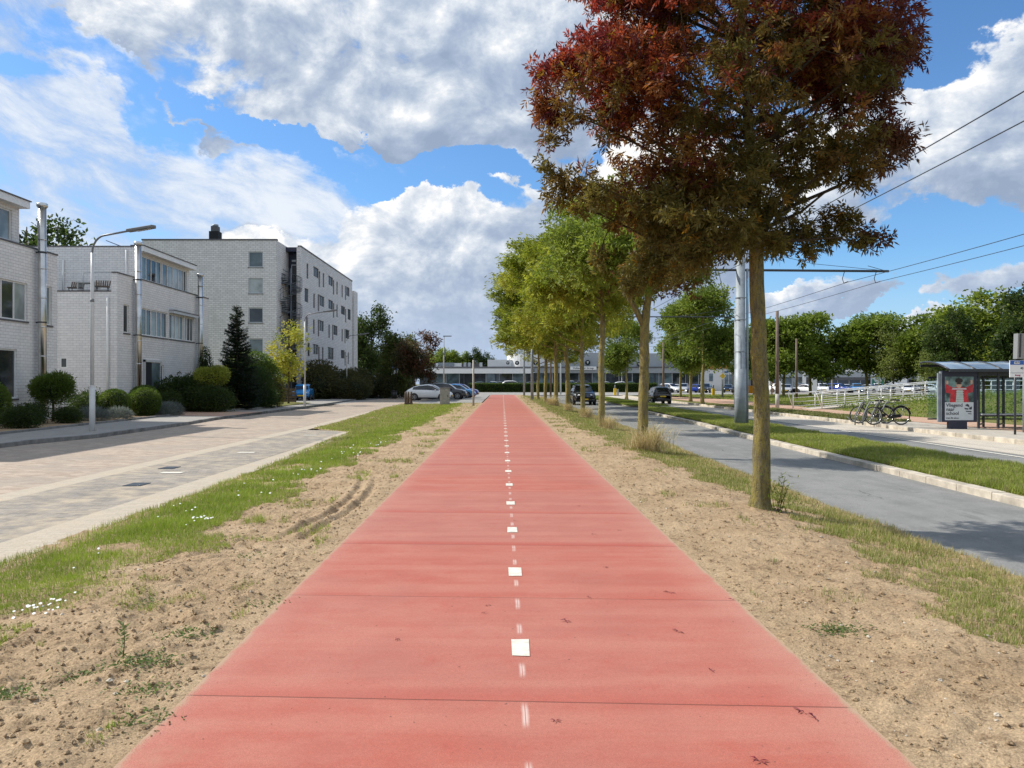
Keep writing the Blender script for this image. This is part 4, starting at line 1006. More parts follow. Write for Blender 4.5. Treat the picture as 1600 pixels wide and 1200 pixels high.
def obox(m, p0, u, s0, s1, z0, z1, o0, o1):
    vs = [Pt(p0, u, s, z, o) for z in (z0, z1) for o in (o0, o1) for s in (s0, s1)]
    m.add(vs, [(0, 2, 3, 1), (4, 5, 7, 6), (0, 1, 5, 4), (1, 3, 7, 5), (3, 2, 6, 7), (2, 0, 4, 6)])
def window(par, p0, u, op, panes=1, mats=('glass_dark',), rec=.10, fr=.05, frame='frame_grey', sill=True, label=None, name='window', blinds=0):
    a, b, c, d = op; m = MB(); n = panes if isinstance(panes, int) else len(panes)
    cuts = [a + (b - a) * i / n for i in range(n + 1)] if isinstance(panes, int) else [a + (b - a) * t for t in np.cumsum([0] + list(panes)) / sum(panes)]
    for i in range(n):
        m.mat(mats[i % len(mats)]); obox(m, p0, u, cuts[i] + fr * .6, cuts[i + 1] - fr * .6, c + fr * .6, d - fr * .6, -rec - .02, -rec)
    w = m.build(name, par)
    if label: w['label'] = label
    f = B(frame); e = .002
    for z in ((c + e, c + fr), (d - fr, d - e)): obox(f, p0, u, a + e, b - e, z[0], z[1], -rec - .03, -rec + .035)
    for i, s in enumerate(cuts):
        s0, s1 = (s + e, s + fr) if i == 0 else ((s - fr, s - e) if i == n else (s - fr / 2, s + fr / 2))
        obox(f, p0, u, s0, s1, c + fr, d - fr, -rec - .029, -rec + .034)
    f.build('frame', w)
    if sill:
        s = B('coping' if sill != 'light' else 'kerb_grey'); obox(s, p0, u, a - .04, b + .04, c - .07, c - .003, -rec + .02, .05); s.build('sill', w)
    return w
UY, UX = (0, 1), (1, 0)
GM = ('glass_dark', 'glass_curtain', 'glass_blue', 'glass_dark', 'glass_curtain')

def brick_house(y0, y1, ye, lb, wins1, wins0, wins2, low=None):
    """street facade on x=-20 from y0 to y1; set-back top storey on x=-21.2 from ye[0] to ye[1]"""
    h = empty('brick_house', (-20, y0, -.1)); h.location = (0, 0, 0)
    fx = -20; zt = 7.35; m = B('white_brick')
    ops = [(a - y0, b - y0, c, d) for a, b, c, d, *_ in wins1 + wins0]
    wall(m, (fx, y0), UY, y1 - y0, -.2, zt, ops)
    xb = -34
    yf = y0 if low is None else y0
    if low is None:
        m.poly([(fx, y1, -.2), (xb, y1, -.2), (xb, y1, zt), (fx, y1, zt)]); m.poly([(xb, y0, -.2), (fx, y0, -.2), (fx, y0, zt), (xb, y0, zt)])
    else:
        zl = low; sm = [(13.3 - .55, 13.3 + .0, 0, 0)]
        m.poly([(fx - .3, y0, -.2), (fx, y0, -.2), (fx, y0, zt), (fx - .3, y0, zt)])
        ox = xb; sw = (WX(93.5, y0) - ox, WX(105.5, y0) - ox, 2.40, 2.98)
        wall(m, (xb, y0), UX, fx - .3 - xb, -.2, zl, [sw])
        m.poly([(fx - .3, y0, zl), (fx - .3, ye[0], zl), (fx - .3, ye[0], zt), (fx - .3, y0, zt)])
        m.poly([(fx, y1, -.2), (xb, y1, -.2), (xb, y1, zt), (fx, y1, zt)])
        window(h, (xb, y0), UX, sw, 1, ('glass_dark',), frame='white_paint', fr=.07, rec=.04, sill=False)
    m.build('wall', h)
    # upper storey
    t = B('white_brick'); bx = -21.2; z2 = 9.5
    o2 = [(a - ye[0], b - ye[0], c, d) for a, b, c, d, *_ in wins2]
    wall(t, (bx, ye[0]), UY, ye[1] - ye[0], 6.0, z2, o2)
    t.poly([(xb + 4, ye[0], 6.0), (bx, ye[0], 6.0), (bx, ye[0], z2), (xb + 4, ye[0], z2)])
    t.poly([(bx, ye[1], 6.0), (xb + 4, ye[1], 6.0), (xb + 4, ye[1], z2), (bx, ye[1], z2)])
    t.poly([(xb + 4, ye[1], 6), (xb + 4, ye[0], 6), (xb + 4, ye[0], z2), (xb + 4, ye[1], z2)])
    t.build('upper_wall', h)
    r = B('roofing')
    z_t = (low - .05) if low else zt - .35
    r.poly([(xb, y0 + .02, z_t), (fx - .3, y0 + .02, z_t), (fx - .3, y1, z_t), (xb, y1, z_t)]); r.poly([(fx - .3, y0 + .02, zt - .3), (fx - .02, y0 + .02, zt - .3), (fx - .02, y1 - .02, zt - .3), (fx - .3, y1 - .02, zt - .3)])
    r.poly([(xb + 4, ye[0], z2 - .1), (bx, ye[0], z2 - .1), (bx, ye[1], z2 - .1), (xb + 4, ye[1], z2 - .1)])
    r.build('roof', h)
    c = B('coping'); c.box(fx - .28, fx + .03, y0 - .03, y1 + .03, zt, zt + .07)
    if low: c.box(xb, fx - .32, y0 - .03, y0 + .25, low, low + .07)
    c.box(xb + 4, bx + .02, ye[0] - .03, ye[0] + .22, z2 + .002, z2 + .06)
    c.build('coping', h)
    f = B('white_paint').box(bx - .25, bx + .45, ye[0] + .1, ye[1] + .05, z2 - .22, z2 + .08); f.mat('coping').box(bx - .3, bx + .50, ye[0] + .06, ye[1] + .1, z2 + .082, z2 + .13)
    f.build('eaves', h)
    for a, b, c_, d, n, mm, lb2 in wins1 + wins0: window(h, (fx, y0), UY, (a - y0, b - y0, c_, d), n, mm, label=lb2, frame='white_paint', fr=.065)
    for a, b, c_, d, n, mm, lb2 in wins2: window(h, (bx, ye[0]), UY, (a - ye[0], b - ye[0], c_, d), n, mm, label=lb2, frame='white_paint', fr=.065)
    tag(h, lb, 'house', 'flat-roofed white brick houses along the street')
    return h
def yx(px, X=-20.0): return X * F / (px - PX)
h1 = brick_house(20, 34.1, (20, 33.3), 'nearest white brick house with flat roof, cut by the left edge of the picture',
    [(yx(-70), yx(43), 4.22, 5.82, [1, 1, 1, .9, .9], GM, 'wide dark window band'), (yx(71), yx(81), 4.18, 5.9, 1, ('glass_curtain',), None)],
    [(yx(-60), yx(27), 1.0, 3.02, 3, ('glass_dark', 'glass_blue', 'glass_dark'), 'large ground-floor window')],
    [(yx(-60, -21.2), yx(19, -21.2), 7.75, 9.1, 3, ('glass_blue', 'glass_blue', 'glass_curtain'), None)])
h2 = brick_house(39.4, 51.6, (43.8, 51.4), 'second white brick house with roof terrace and ribbon windows',
    [(yx(193), yx(202), 4.3, 5.82, 1, ('glass_dark',), 'narrow side window'), (yx(220.5), yx(262), 4.3, 5.82, [1, .8, 1, .8, 1], ('glass_blue', 'glass_dark', 'glass_curtain', 'glass_blue', 'glass_dark'), 'long ribbon window'), (yx(264.5), yx(287), 4.3, 5.82, 4, ('glass_dark', 'glass_curtain', 'glass_curtain', 'glass_blue'), 'ribbon window under an awning box'), (yx(288.5), yx(303), 4.3, 5.82, 3, ('glass_curtain', 'glass_dark', 'glass_blue'), None)],
    [(yx(251), yx(256), 0.1, 2.7, 1, ('glass_dark',), None)],
    [(yx(222, -21.2), yx(253, -21.2), 7.75, 9.15, 4, ('glass_blue', 'glass_dark', 'glass_dark', 'glass_blue'), None), (yx(254, -21.2), yx(292, -21.2), 7.75, 9.15, [1, 1, 1, 1, .5], ('glass_blue', 'glass_curtain', 'glass_curtain', 'glass_curtain', 'glass_dark'), 'upper window band')], low=6.38)
# entrance of the second house
d = B('glass_blue').box(-19.997, -19.96, yx(236), yx(249), -.05, 2.78); d.mat('interior_dark').box(-19.998, -19.955, yx(225), yx(236), -.05, 2.8).mat('frame_grey').box(-19.99, -19.9, yx(223.4), yx(225), -.05, 2.95).box(-19.99, -19.9, yx(223.4), yx(251), 2.82, 2.95)
d = d.build('door', h2); d['label'] = 'dark entrance opening with a glazed grey door'; B('steel').box(-19.955, -19.90, yx(237.2), yx(238), .95, 1.15).build('handle', d)
aw = B('panel_light'); aw.box(-19.99, -19.72, yx(264), yx(303.5), 5.84, 6.0); aw.mat('coping').box(-19.99, -19.68, yx(264), yx(303.5), 6.002, 6.04).build('awning_box', h2)
# railing, downpipes, garden furniture on the terrace
tr = B('galvanised'); zt0 = 6.45
for px in (98, 130, 176): x = WX(px, 39.6); tr.cyl(x, 39.6, zt0, zt0 + .98, .018, n=6)
tr.tube([(WX(96, 39.6), 39.6, zt0 + .96), (-20.35, 39.6, zt0 + .96)], .016, 6); tr.tube([(WX(96, 39.6), 39.6, zt0 + .06), (-20.35, 39.6, zt0 + .06)], .008, 6)
for k_ in range(40): x = WX(96, 39.6) + k_ * .072 * 1.0; tr.cyl(x, 39.6, zt0 + .06, zt0 + .96, .0035, n=4) if x < -20.4 else None
tr.build('terrace_railing', h2)
for px, y, z0, z1, r_ in ((168, 39.33, .1, 6.1, .06), (98.5, 43.72, 6.4, 8.75, .055), (197, 43.72, 6.4, 9.3, .05)):
    B('white_paint').cyl(WX(px, y), y, z0, z1, r_, n=10).build('downpipe', h2)
sp = B('solar_panel')
for i in range(4): sp.slab([(-22.3, 44.6 + i * 1.75, 9.6), (-22.3, 46.2 + i * 1.75, 9.6), (-23.3, 46.2 + i * 1.75, 10.0), (-23.3, 44.6 + i * 1.75, 10.0)], .04, 2)
sp.build('solar_panel', h2)
ch = empty('garden_chair', (WX(118, 41), 41, 6.36)); m = B('wood_boards')
for i in range(7): m.bar((-.3 + i * .1, .15, .42), (-.33 + i * .11, .3, .78), .07, .02)
m.bar((-.34, -.02, .42), (.34, -.02, .42), .4, .05).build('seat', ch)
for i in (-1, 1): B('dark_metal').bar((i * .27, -.15, 0), (i * .27, -.15, .42), .04, .04).build('leg', ch); B('dark_metal').bar((i * .27, .15, 0), (i * .27, .15, .42), .04, .04).build('leg', ch)
tag(ch, 'slatted chair on the roof terrace of the second house', 'chair')
c2_ = copy_tree(ch); place(c2_, WX(160, 40.5), 40.5, 6.36, 1, .3, 'second slatted chair on the terrace, nearer the side wall', 'chair')
tb = empty('garden_table', (WX(139, 41), 41, 6.36)); B('curtain').box(-.55, .55, -.35, .35, .66, .72).build('tabletop', tb)
for i in (-1, 1): B('curtain').box(i * .45 - .03, i * .45 + .03, -.3, .3, 0, .66).build('leg', tb)
tag(tb, 'white covered table on the roof terrace', 'table')
# stainless chimney pipes
def pipe(y, z0, z1, r_, lb, rot=0):
    p = empty('flue_pipe', (-19.72, y, 0)); m = B('steel').cyl(0, 0, z0, z1, r_, n=18)
    for z in np.arange(z0 + 1.2, z1 - .3, 1.25): m.tube([(0, 0, z), (0, 0, z + .05)], r_ * 1.05, 18)
    m.build('pipe', p)
    B('steel').tube([(0, 0, z1 - .02), (0, 0, z1 + .05), (0, 0, z1 + .16), (0, 0, z1 + .20)], [r_ * 1.02, r_ * 1.35, r_ * 1.35, r_ * .8], 18).build('cap', p)
    for z in (z0 + .9, 4.2, 7.2): B('dark_metal').box(-.26, -r_ * .2, -.03, .03, z, z + .06).tube([(0, 0, z), (0, 0, z + .06)], r_ * 1.09, 18).build('bracket', p)
    tag(p, lb, 'chimney pipe', 'stainless chimney pipes on the house fronts'); return p
pipe(yx(66, -19.72), .3, 9.15, .165, 'thick steel chimney pipe on the nearest house')
pipe(yx(216, -19.72), .2, 9.1, .165, 'steel chimney pipe beside the ribbon windows of the second house')
pipe(yx(313, -19.72), .5, 8.6, .16, 'steel chimney pipe at the far end of the second house')
for y, lb in ((yx(56), 'round white globe lamp on the nearest house'),):
    w = B('white_paint').tube([(-19.98, y, 2.95), (-19.8, y, 2.95)], .03, 8); w.mat('lens'); w.tube([(-19.8, y, 2.78), (-19.8, y, 2.83), (-19.8, y, 2.92), (-19.8, y, 3.01), (-19.8, y, 3.05)], [.04, .1, .13, .1, .04], 12)
    tag(w.build('wall_lamp'), lb, 'lamp')

# --- apartment block --------------------------------------------------------------------
ap = empty('apartment_building'); m = B('white_brick_far'); zt = 15.75
gx0, gx1, gy = -35.6, -22.3, 75.0
gw = [(WX(388, gy) - gx0, WX(411, gy) - gx0, zb, zh) for zb, zh in ((13.1, 14.65), (10.5, 12.05), (7.6, 9.1), (4.55, 6.05), (1.6, 3.1))]
wall(m, (gx0, gy), UX, gx1 - gx0, -.2, zt, gw, .15)
m.poly([(gx1, gy, -.2), (gx1, 80, -.2), (gx1, 80, zt), (gx1, gy, zt)]); m.poly([(gx0, 104, -.2), (gx0, gy, -.2), (gx0, gy, zt), (gx0, 104, zt)]); m.poly([(gx1, 104, -.2), (gx0, 104, -.2), (gx0, 104, zt), (gx1, 104, zt)])
fx, fy0, fy1 = -20.7, 77.9, 104.6
def ay(px): return fx * F / (px - PX)
zx = lambda x: 200 + x / 3.635
ops = []; head = 14.5
F5 = [('n', 1020), ('L', 1053, 1092), ('n', 1111), ('L', 1138, 1172), ('n', 1188), ('n', 1217), ('R', 1233, 1258)]
F4 = [('w', 1003, 1025), ('n', 1058), ('R', 1078, 1115), ('L', 1138, 1172), ('n', 1188), ('L', 1210, 1240), ('w', 1248, 1265)]
F3 = [('n', 1018), ('n', 1057), ('R', 1078, 1113), ('n', 1143), ('R', 1160, 1190), ('n', 1217), ('R', 1230, 1257)]
F2 = [('w', 1020, 1034), ('L', 1050, 1090), ('n', 1107), ('w', 1135, 1168), ('L', 1210, 1237), ('n', 1252)]
F1 = [('n', 1057), ('w', 1085, 1110), ('n', 1143), ('w', 1210, 1237)]
for k_, fl in enumerate((F5, F4, F3, F2, F1)):
    hd = head - 2.85 * k_
    for it in fl:
        if it[0] == 'n': y = ay(zx(it[1])); ops.append((y - .38 - fy0, y + .38 - fy0, hd - 1.75, hd - .15, 1))
        else:
            a, b = ay(zx(it[1])) - fy0, ay(zx(it[2])) - fy0; w_ = b - a
            if it[0] == 'w': ops.append((a, b, hd - 1.45, hd, 2))
            elif it[0] == 'L': ops.append((a, b - .75, hd - 1.1, hd, 2)); ops.append((b - .72, b, hd - 2.0, hd - .2, 1))
            else: ops.append((a, a + .72, hd - 1.9, hd, 1)); ops.append((a + .75, b, hd - 1.2, hd, 2))
wall(m, (fx, fy0), UY, fy1 - fy0, -.2, zt - .1, [o[:4] for o in ops], .16)
m.poly([(fx - .42, fy0, -.2), (fx, fy0, -.2), (fx, fy0, zt - .1), (fx - .42, fy0, zt - .1)])
m.poly([(fx - .42, 79.2, -.2), (fx - .42, fy0, -.2), (fx - .42, fy0, zt - .1), (fx - .42, 79.2, zt - .1)])
m.poly([(fx, fy1, -.2), (gx1, fy1, -.2), (gx1, fy1, zt - .1), (fx, fy1, zt - .1)])
m.box(-26, -20.45, 104.8, 107.2, -.2, 14.4); m.build('wall', ap)
m = B('roofing').poly([(gx0, gy, zt - .3), (gx1, gy, zt - .3), (gx1, 104, zt - .3), (gx0, 104, zt - .3)]).poly([(gx1, 79, zt - .3), (fx, fy0, zt - .3), (fx, fy1, zt - .3), (gx1, fy1, zt - .3)])
rf = m.build('roof', ap)
c = B('coping'); c.box(gx0 - .05, gx1 + .05, gy - .06, gy + .3, zt, zt + .14); c.box(fx - .3, fx + .06, fy0 - .05, fy1 + .05, zt - .098, zt + .02); c.build('coping', ap)
cx = WX(336, 78); m = B('interior_dark').box(cx - .48, cx + .48, 77.6, 78.6, zt - .3, 17.2).mat('coping').box(cx - .34, cx + .34, 77.75, 78.45, 17.2, 17.75).mat('galvanised').cyl(cx, 78.1, 17.75, 17.95, .3)
m.mat('coping').box(cx - .6, cx + 2.2, 77.3, 79, zt - .3, zt + .28).build('chimney', rf)
cx = WX(374, 78); B('interior_dark').cyl(cx, 78, zt - .3, zt + .4, .22).cyl(cx, 78, zt + .4, zt + .55, .3, .1).build('chimney', rf)
for i, o in enumerate(gw): window(ap, (gx0, gy), UX, o, 1, (('glass_blue', 'glass_curtain', 'glass_dark', 'glass_blue', 'glass_dark')[i],), frame='panel_light', fr=.09, sill='light', rec=.12)
for i, o in enumerate(ops): window(ap, (fx, fy0), UY, o[:4], o[4], ('glass_far',), frame='coping', fr=.07, sill=False, rec=.12)
# glazed stair bay
m = B('navy_metal').poly([(gx1, 79.2, -.2), (fx - .42, 79.2, -.2), (fx - .42, 79.2, zt - .35), (gx1, 79.2, zt - .35)])
m.box(gx1 + .02, fx - .43, 78.1, 79.19, zt - .55, zt - .12); m.mat('panel_light').box(gx1 + .35, fx - .8, 79.12, 79.18, 14.3, 14.5)
for z in (.3, 3.2, 6.1, 9.0, 11.9): m.mat('panel_light').box(gx1 + .3, gx1 + 1.1, 79.13, 79.19, z, z + 2.1).mat('glass_dark').box(gx1 + .38, gx1 + 1.02, 79.08, 79.13, z + .1, z + 2.0).mat('navy_metal').box(gx1 + .02, fx - .43, 78.0, 79.1, z - .25, z - .08)
m.build('stair_bay', ap)
# spiral stair
st = MB().mat('stair_grey'); sx, sy, r0 = -21.35, 76.55, 1.12
st.cyl(sx, sy, -.1, 13.2, .07, n=8)
n = 72; rail = []; rail2 = []
for i in range(n):
    t = i * 2 * math.pi / 16; z = 12.4 * i / n; a, b = t, t + .42
    st.slab([(sx + .06 * math.cos(a), sy + .06 * math.sin(a), z), (sx + r0 * math.cos(a), sy + r0 * math.sin(a), z), (sx + r0 * math.cos(b), sy + r0 * math.sin(b), z), (sx + .06 * math.cos(b), sy + .06 * math.sin(b), z)], .05, 2)
    p = (sx + r0 * math.cos(a), sy + r0 * math.sin(a)); st.cyl(p[0], p[1], z, z + 1.05, .016, n=4); rail.append((*p, z + 1.05)); rail2.append((*p, z + .55))
st.tube(rail, .03, 5); st.tube(rail2, .018, 4)
for z in (3.0, 5.9, 8.8, 11.7):
    st.box(gx1 + .02, sx + .2, 76.5, 79.05, z, z + .06)
    for y in np.arange(76.5, 77.8, .18): st.cyl(gx1 + .06, y, z, z + 1.05, .014, n=4)
    st.tube([(gx1 + .06, 76.5, z + 1.05), (gx1 + .06, 77.8, z + 1.05)], .025, 5)
st.build('spiral_staircase', ap)['label'] = 'dark steel spiral fire stair in the recess'
tag(ap, 'five-storey pale brick apartment block with an outside spiral stair', 'apartment building')

# --- car showroom at the end of the path ---------------------------------------------------
sh = empty('showroom'); Ys = 176.0
def sx_(px, y=Ys): return WX(px, y)
x0, x1 = sx_(648), sx_(1100)
zr = 5.15
B('interior_dark').box(x0 + 1, x1, Ys + 3.4, Ys + 26, -.2, zr - 1.0).build('interior_wall', sh)
m = B('fascia_grey').box(x0, x1, Ys, Ys + 28, zr - .55, zr + .05); m.mat('coping').box(x0 - .3, x1 + .3, Ys - .25, Ys + 28, zr + .052, zr + .36)
m.mat('fascia_grey').box(sx_(835), x1, Ys - .15, Ys - .001, zr - 1.15, zr - .0); m.build('roof', sh)
m = B('white_paint').box(sx_(676), sx_(832), Ys - 1.6, Ys - .3, zr - 1.25, zr - .12); m.box(x0 + .2, sx_(675.5), Ys - 1.0, Ys - .31, zr - 1.0, zr - .25); m.build('canopy', sh)['label'] = 'white canopy band'
# glazed front: mullions and panes
gl = MB().mat('glass_dark'); rnd = random.Random(3)
xs = np.arange(x0 + 1, x1 - .2, 3.1)
for i, x in enumerate(xs[:-1]): gl.mat(rnd.choice(['glass_far', 'glass_far', 'glass_far', 'glass_dark', 'glass_blue'])).box(x + .07, x + 3.03, Ys + 1.0, Ys + 1.05, .1, zr - 1.2)
gl = gl.build('window', sh); f = B('frame_grey')
for i, x in enumerate(xs): B('frame_grey').box(x - .06, x + .06, Ys + .9, Ys + 1.1, -.1, zr - 1.16).build('mullion', gl)
f = B('dark_metal')
for i, x in enumerate(np.arange(x0 + 4, x1, 7.4)): f.box(x - .16, x + .16, Ys + .2, Ys + .5, -.1, zr - .56)
f.build('column', sh)
# upper drums
m = B('render_white').box(sx_(761), sx_(800), Ys + 6, Ys + 20, zr + .3, WZ(562, Ys + 6)); m.build('upper_wall', sh)
def drum(a, b, top, mat, curve):
    m = B(mat); ya = Ys + 4; n = 10; pts = []
    xa, xb = WX(a, ya), WX(b, ya); zt_ = WZ(top, ya)
    if curve:
        rr_ = min(5.5, (xb - xa) * .5)
        for i in range(n + 1): t = math.pi / 2 * i / n; pts.append((xa + rr_ - rr_ * math.cos(t), ya + rr_ - rr_ * math.sin(t)))
        pts = [(xa, ya + 16)] + pts + [(xb, ya), (xb, ya + 16)]
    else: pts = [(xa, ya + 16), (xa, ya), (xb, ya), (xb, ya + 16)]
    m.slab([(x, y, zr + .3) for x, y in pts], zt_ - zr - .3, 2); m.build('upper_wall', sh)
drum(793, 868, 553, 'render_white', True); drum(868.4, 946, 551, 'cladding_grey', False); drum(948, 1000, 551, 'cladding_grey', False); drum(1002, 1037, 552, 'cladding_grey', False)
m = B('fascia_grey').box(WX(1037.5, Ys + 5), WX(1100, Ys + 5), Ys + 5, Ys + 20, zr + .3, WZ(555, Ys + 5)); m.mat('galvanised').box(WX(972, Ys + 10), WX(990, Ys + 10), Ys + 10, Ys + 13, WZ(551, Ys + 10) - .3, WZ(545.5, Ys + 10))
m.mat('sign_blue')
for i in range(4): m.cyl(WX(974 + i * 4.6, Ys + 11), Ys + 11, WZ(546, Ys + 11), WZ(544.4, Ys + 11), .45)
m.build('roof_plant', sh)
m = B('render_white').slab([(WX(944, Ys + 3.4), Ys + 3.4, WZ(563, Ys + 3.4)), (WX(947, Ys + 3.4), Ys + 3.4, WZ(563, Ys + 3.4)), (WX(950, Ys + 3.4), Ys + 3.4, WZ(548, Ys + 3.4)), (WX(946.5, Ys + 3.4), Ys + 3.4, WZ(548, Ys + 3.4))], .6, 1)
m.build('white_fin', sh)
for px, py, r_ in ((793.5, 567, 2.6), (808, 567, 3.4), (837, 567, 3.6), (918.5, 566.5, 4.2), (963, 567.5, 4.4), (999, 569, 3.5)):
    y = Ys + 3.5; s = y / F; e = B('interior_dark').disc((WX(px, y), y + .25, WZ(py, y)), (0, -1, 0), r_ * s, 20); e.mat('dark_metal').disc((WX(px, y), y + .15, WZ(py, y)), (0, -1, 0), r_ * s, 20, r_ * s * .84)
    e.mat('green_panel').disc((WX(px, y), y + .2, WZ(py, y) - .02), (0, -1, 0), r_ * s * .5, 12, rx=r_ * s * .3); e.mat('steel').slab([(WX(px, y) - .05, y + .14, WZ(py, y) - r_ * s * .5), (WX(px, y) + .1, y + .14, WZ(py, y) - r_ * s * .1), (WX(px, y) + .3, y + .14, WZ(py, y) + r_ * s * .5), (WX(px, y) - .3, y + .14, WZ(py, y) + r_ * s * .45)], .02, 1)
    e.build('round_emblem', sh)
sg = B('render_white').box(WX(891.5, Ys - .6), WX(932, Ys - .6), Ys - .6, Ys - .16, WZ(577.8, Ys), WZ(572.8, Ys)).build('name_board', sh)
text('Volkswagen Groep', .62, 'ink', sg, (WX(911.5, Ys - .6), Ys - .62, WZ(575.3, Ys)), ext=.01).name = 'lettering'
m = B('coping').box(sx_(673), sx_(747), Ys + 9, Ys + 18, zr + .36, WZ(568, Ys + 9)).mat('white_paint').box(sx_(676), sx_(718), Ys + 8.6, Ys + 8.99, zr + .5, WZ(567.4, Ys + 9)).mat('galvanised').box(sx_(680), sx_(706), Ys + 8.3, Ys + 8.59, zr + .7, zr + 1.5)
for px in (722, 729, 748): m.mat('panel_light').box(sx_(px), sx_(px + 4), Ys + 7, Ys + 8, zr + .37, zr + 1.5)
m.build('roof_plant', sh)
tag(sh, 'low car showroom with white canopy and curved white upper wall beyond the path end', 'showroom')

# --- middle building ---------------------------------------------------------------------------
mb_ = empty('workshop_building'); y = 200.0
B('render_white').box(WX(1080, y), WX(1152, y), y, y + 18, -.2, WZ(576, y)).build('wall', mb_)
B('roof_orange').box(WX(1080, y), WX(1144, y), y - .3, y + 18, WZ(576, y) + .01, WZ(570.5, y)).build('roof', mb_)
for px in (1093, 1108, 1132, 1139): w = B('glass_blue').box(WX(px, y), WX(px + 6, y), y - .08, y - .01, 2.2 if px < 1110 else .8, 4.2 if px < 1110 else 4.0).build('window', mb_)
B('sign_blue').box(WX(1132, y), WX(1138, y), y - .2, y - .02, WZ(582.5, y), WZ(580, y)).build('sign', mb_)
m = B('cladding_grey').box(WX(1152.2, y), WX(1200, y), y + .5, y + 18, -.2, WZ(577, y)).build('wall', mb_)
tag(mb_, 'white workshop with an orange roof edge behind the island trees', 'building')
# --- right showroom ---------------------------------------------------------------------------
rs = empty('showroom'); y = 186.0; zt = WZ(576, y)
m = B('cladding_grey').box(WX(1203, y), WX(1359, y), y, y + 20, WZ(589.5, y), zt).mat('coping').box(WX(1203, y), WX(1417.5, y), y - .2, y + 20, zt + .01, zt + .22)
m.mat('white_paint').box(WX(1253, y), WX(1258.5, y), y - .4, y - .01, -.2, WZ(577, y)).box(WX(1258.6, y), WX(1358.5, y), y - .15, y - .01, WZ(580.5, y), WZ(577, y)).box(WX(1201, y), WX(1203, y), y - .3, y, -.2, zt).mat('coping').box(WX(1259, y), WX(1358.6, y), y - .1, y - .01, WZ(594, y), WZ(589.6, y)); m.build('roof', rs)
m = B('interior_dark').box(WX(1204, y), WX(1358, y), y + 2, y + 19, -.2, WZ(589.6, y) - .02)
m.mat('render_white').box(WX(1380.6, y), WX(1417.5, y), y, y + 20, -.2, zt).mat('interior_dark').box(WX(1382, y), WX(1388, y), y - .05, y - .001, 1.2, 2.6).mat('frame_grey').box(WX(1389.8, y), WX(1391, y), y - .06, y - .001, 1.2, zt - .6)
m.build('wall', rs)
gl = MB(); rnd = random.Random(8); X = WX(1204, y)
f = []
while X < WX(1354, y):
    gl.mat(rnd.choice(['glass_dark', 'glass_dark', 'glass_blue', 'glass_curtain'])).box(X + .1, X + 2.7, y + .9, y + .95, 0, WZ(590, y) - .05); f.append(X); X += 2.8
gl = gl.build('window', rs)
for X in f: B('frame_grey').box(X - .08, X + .08, y + .8, y + 1, 0, WZ(590, y)).build('mullion', gl)
pn = B('panel_light').box(WX(1359.4, y), WX(1380, y), y - .5, y - .01, -.1, WZ(581.5, y))
pa, pb = WX(1361, y), WX(1379.6, y); zc = WZ(592, y)
n = 16; pts = [(pa, y - .53, .6), (pb, y - .53, .6), (pb, y - .53, zc)]
for i in range(n + 1): t = math.pi * i / n; pts.append(((pa + pb) / 2 + .95 * math.cos(t) * 1.0, y - .53, zc - .15 - .85 * math.sin(t)))
pts.append((pa, y - .53, zc)); pn.mat('green_panel').slab(pts, .03, 1)
cx_ = (pa + pb) / 2; zz = WZ(590.6, y); pn.mat('coping').disc((cx_, y - .56, zz), (0, -1, 0), .52, 20, .40); pn.mat('green_panel').disc((cx_, y - .56, zz), (0, -1, 0), .3, 12, rx=.14)
pn = pn.build('sign_panel', rs); pn['label'] = 'grey and green panel with a round winged badge'
B('ink').box(cx_ - .42, cx_ + .42, y - .56, y - .54, WZ(585, y), WZ(584, y)).build('lettering', pn)
m = B('white_paint')
for px in (1206, 1212, 1222, 1232, 1293, 1297, 1312, 1330, 1346, 1362): m.box(WX(px, y), WX(px + 4, y), y + 6, y + 8, zt + .2, zt + .65)
m.build('roof_vent', rs)
tag(rs, 'white and grey car showroom with green badge panel behind the trees on the right', 'showroom')
# grey building far right and the white tower with it
fr_ = empty('office_building'); y = 190
B('fascia_grey').box(WX(1418, y), WX(1470, y), y, y + 15, -.2, WZ(582, y)).mat('render_white').box(WX(1434, y), WX(1446, y), y - .5, y - .01, WZ(592, y), WZ(590, y) + 1).build('wall', fr_)
B('render_white').box(WX(1441, y), WX(1450.5, y), y - 1.4, y - .6, -.2, WZ(558, y)).build('tower', fr_)
B('interior_dark').box(WX(1420, y), WX(1468, y), y - .3, y - .01, 1.0, 2.6).build('window', fr_)
tag(fr_, 'dark grey office with a narrow white tower left of the bus shelter', 'building')

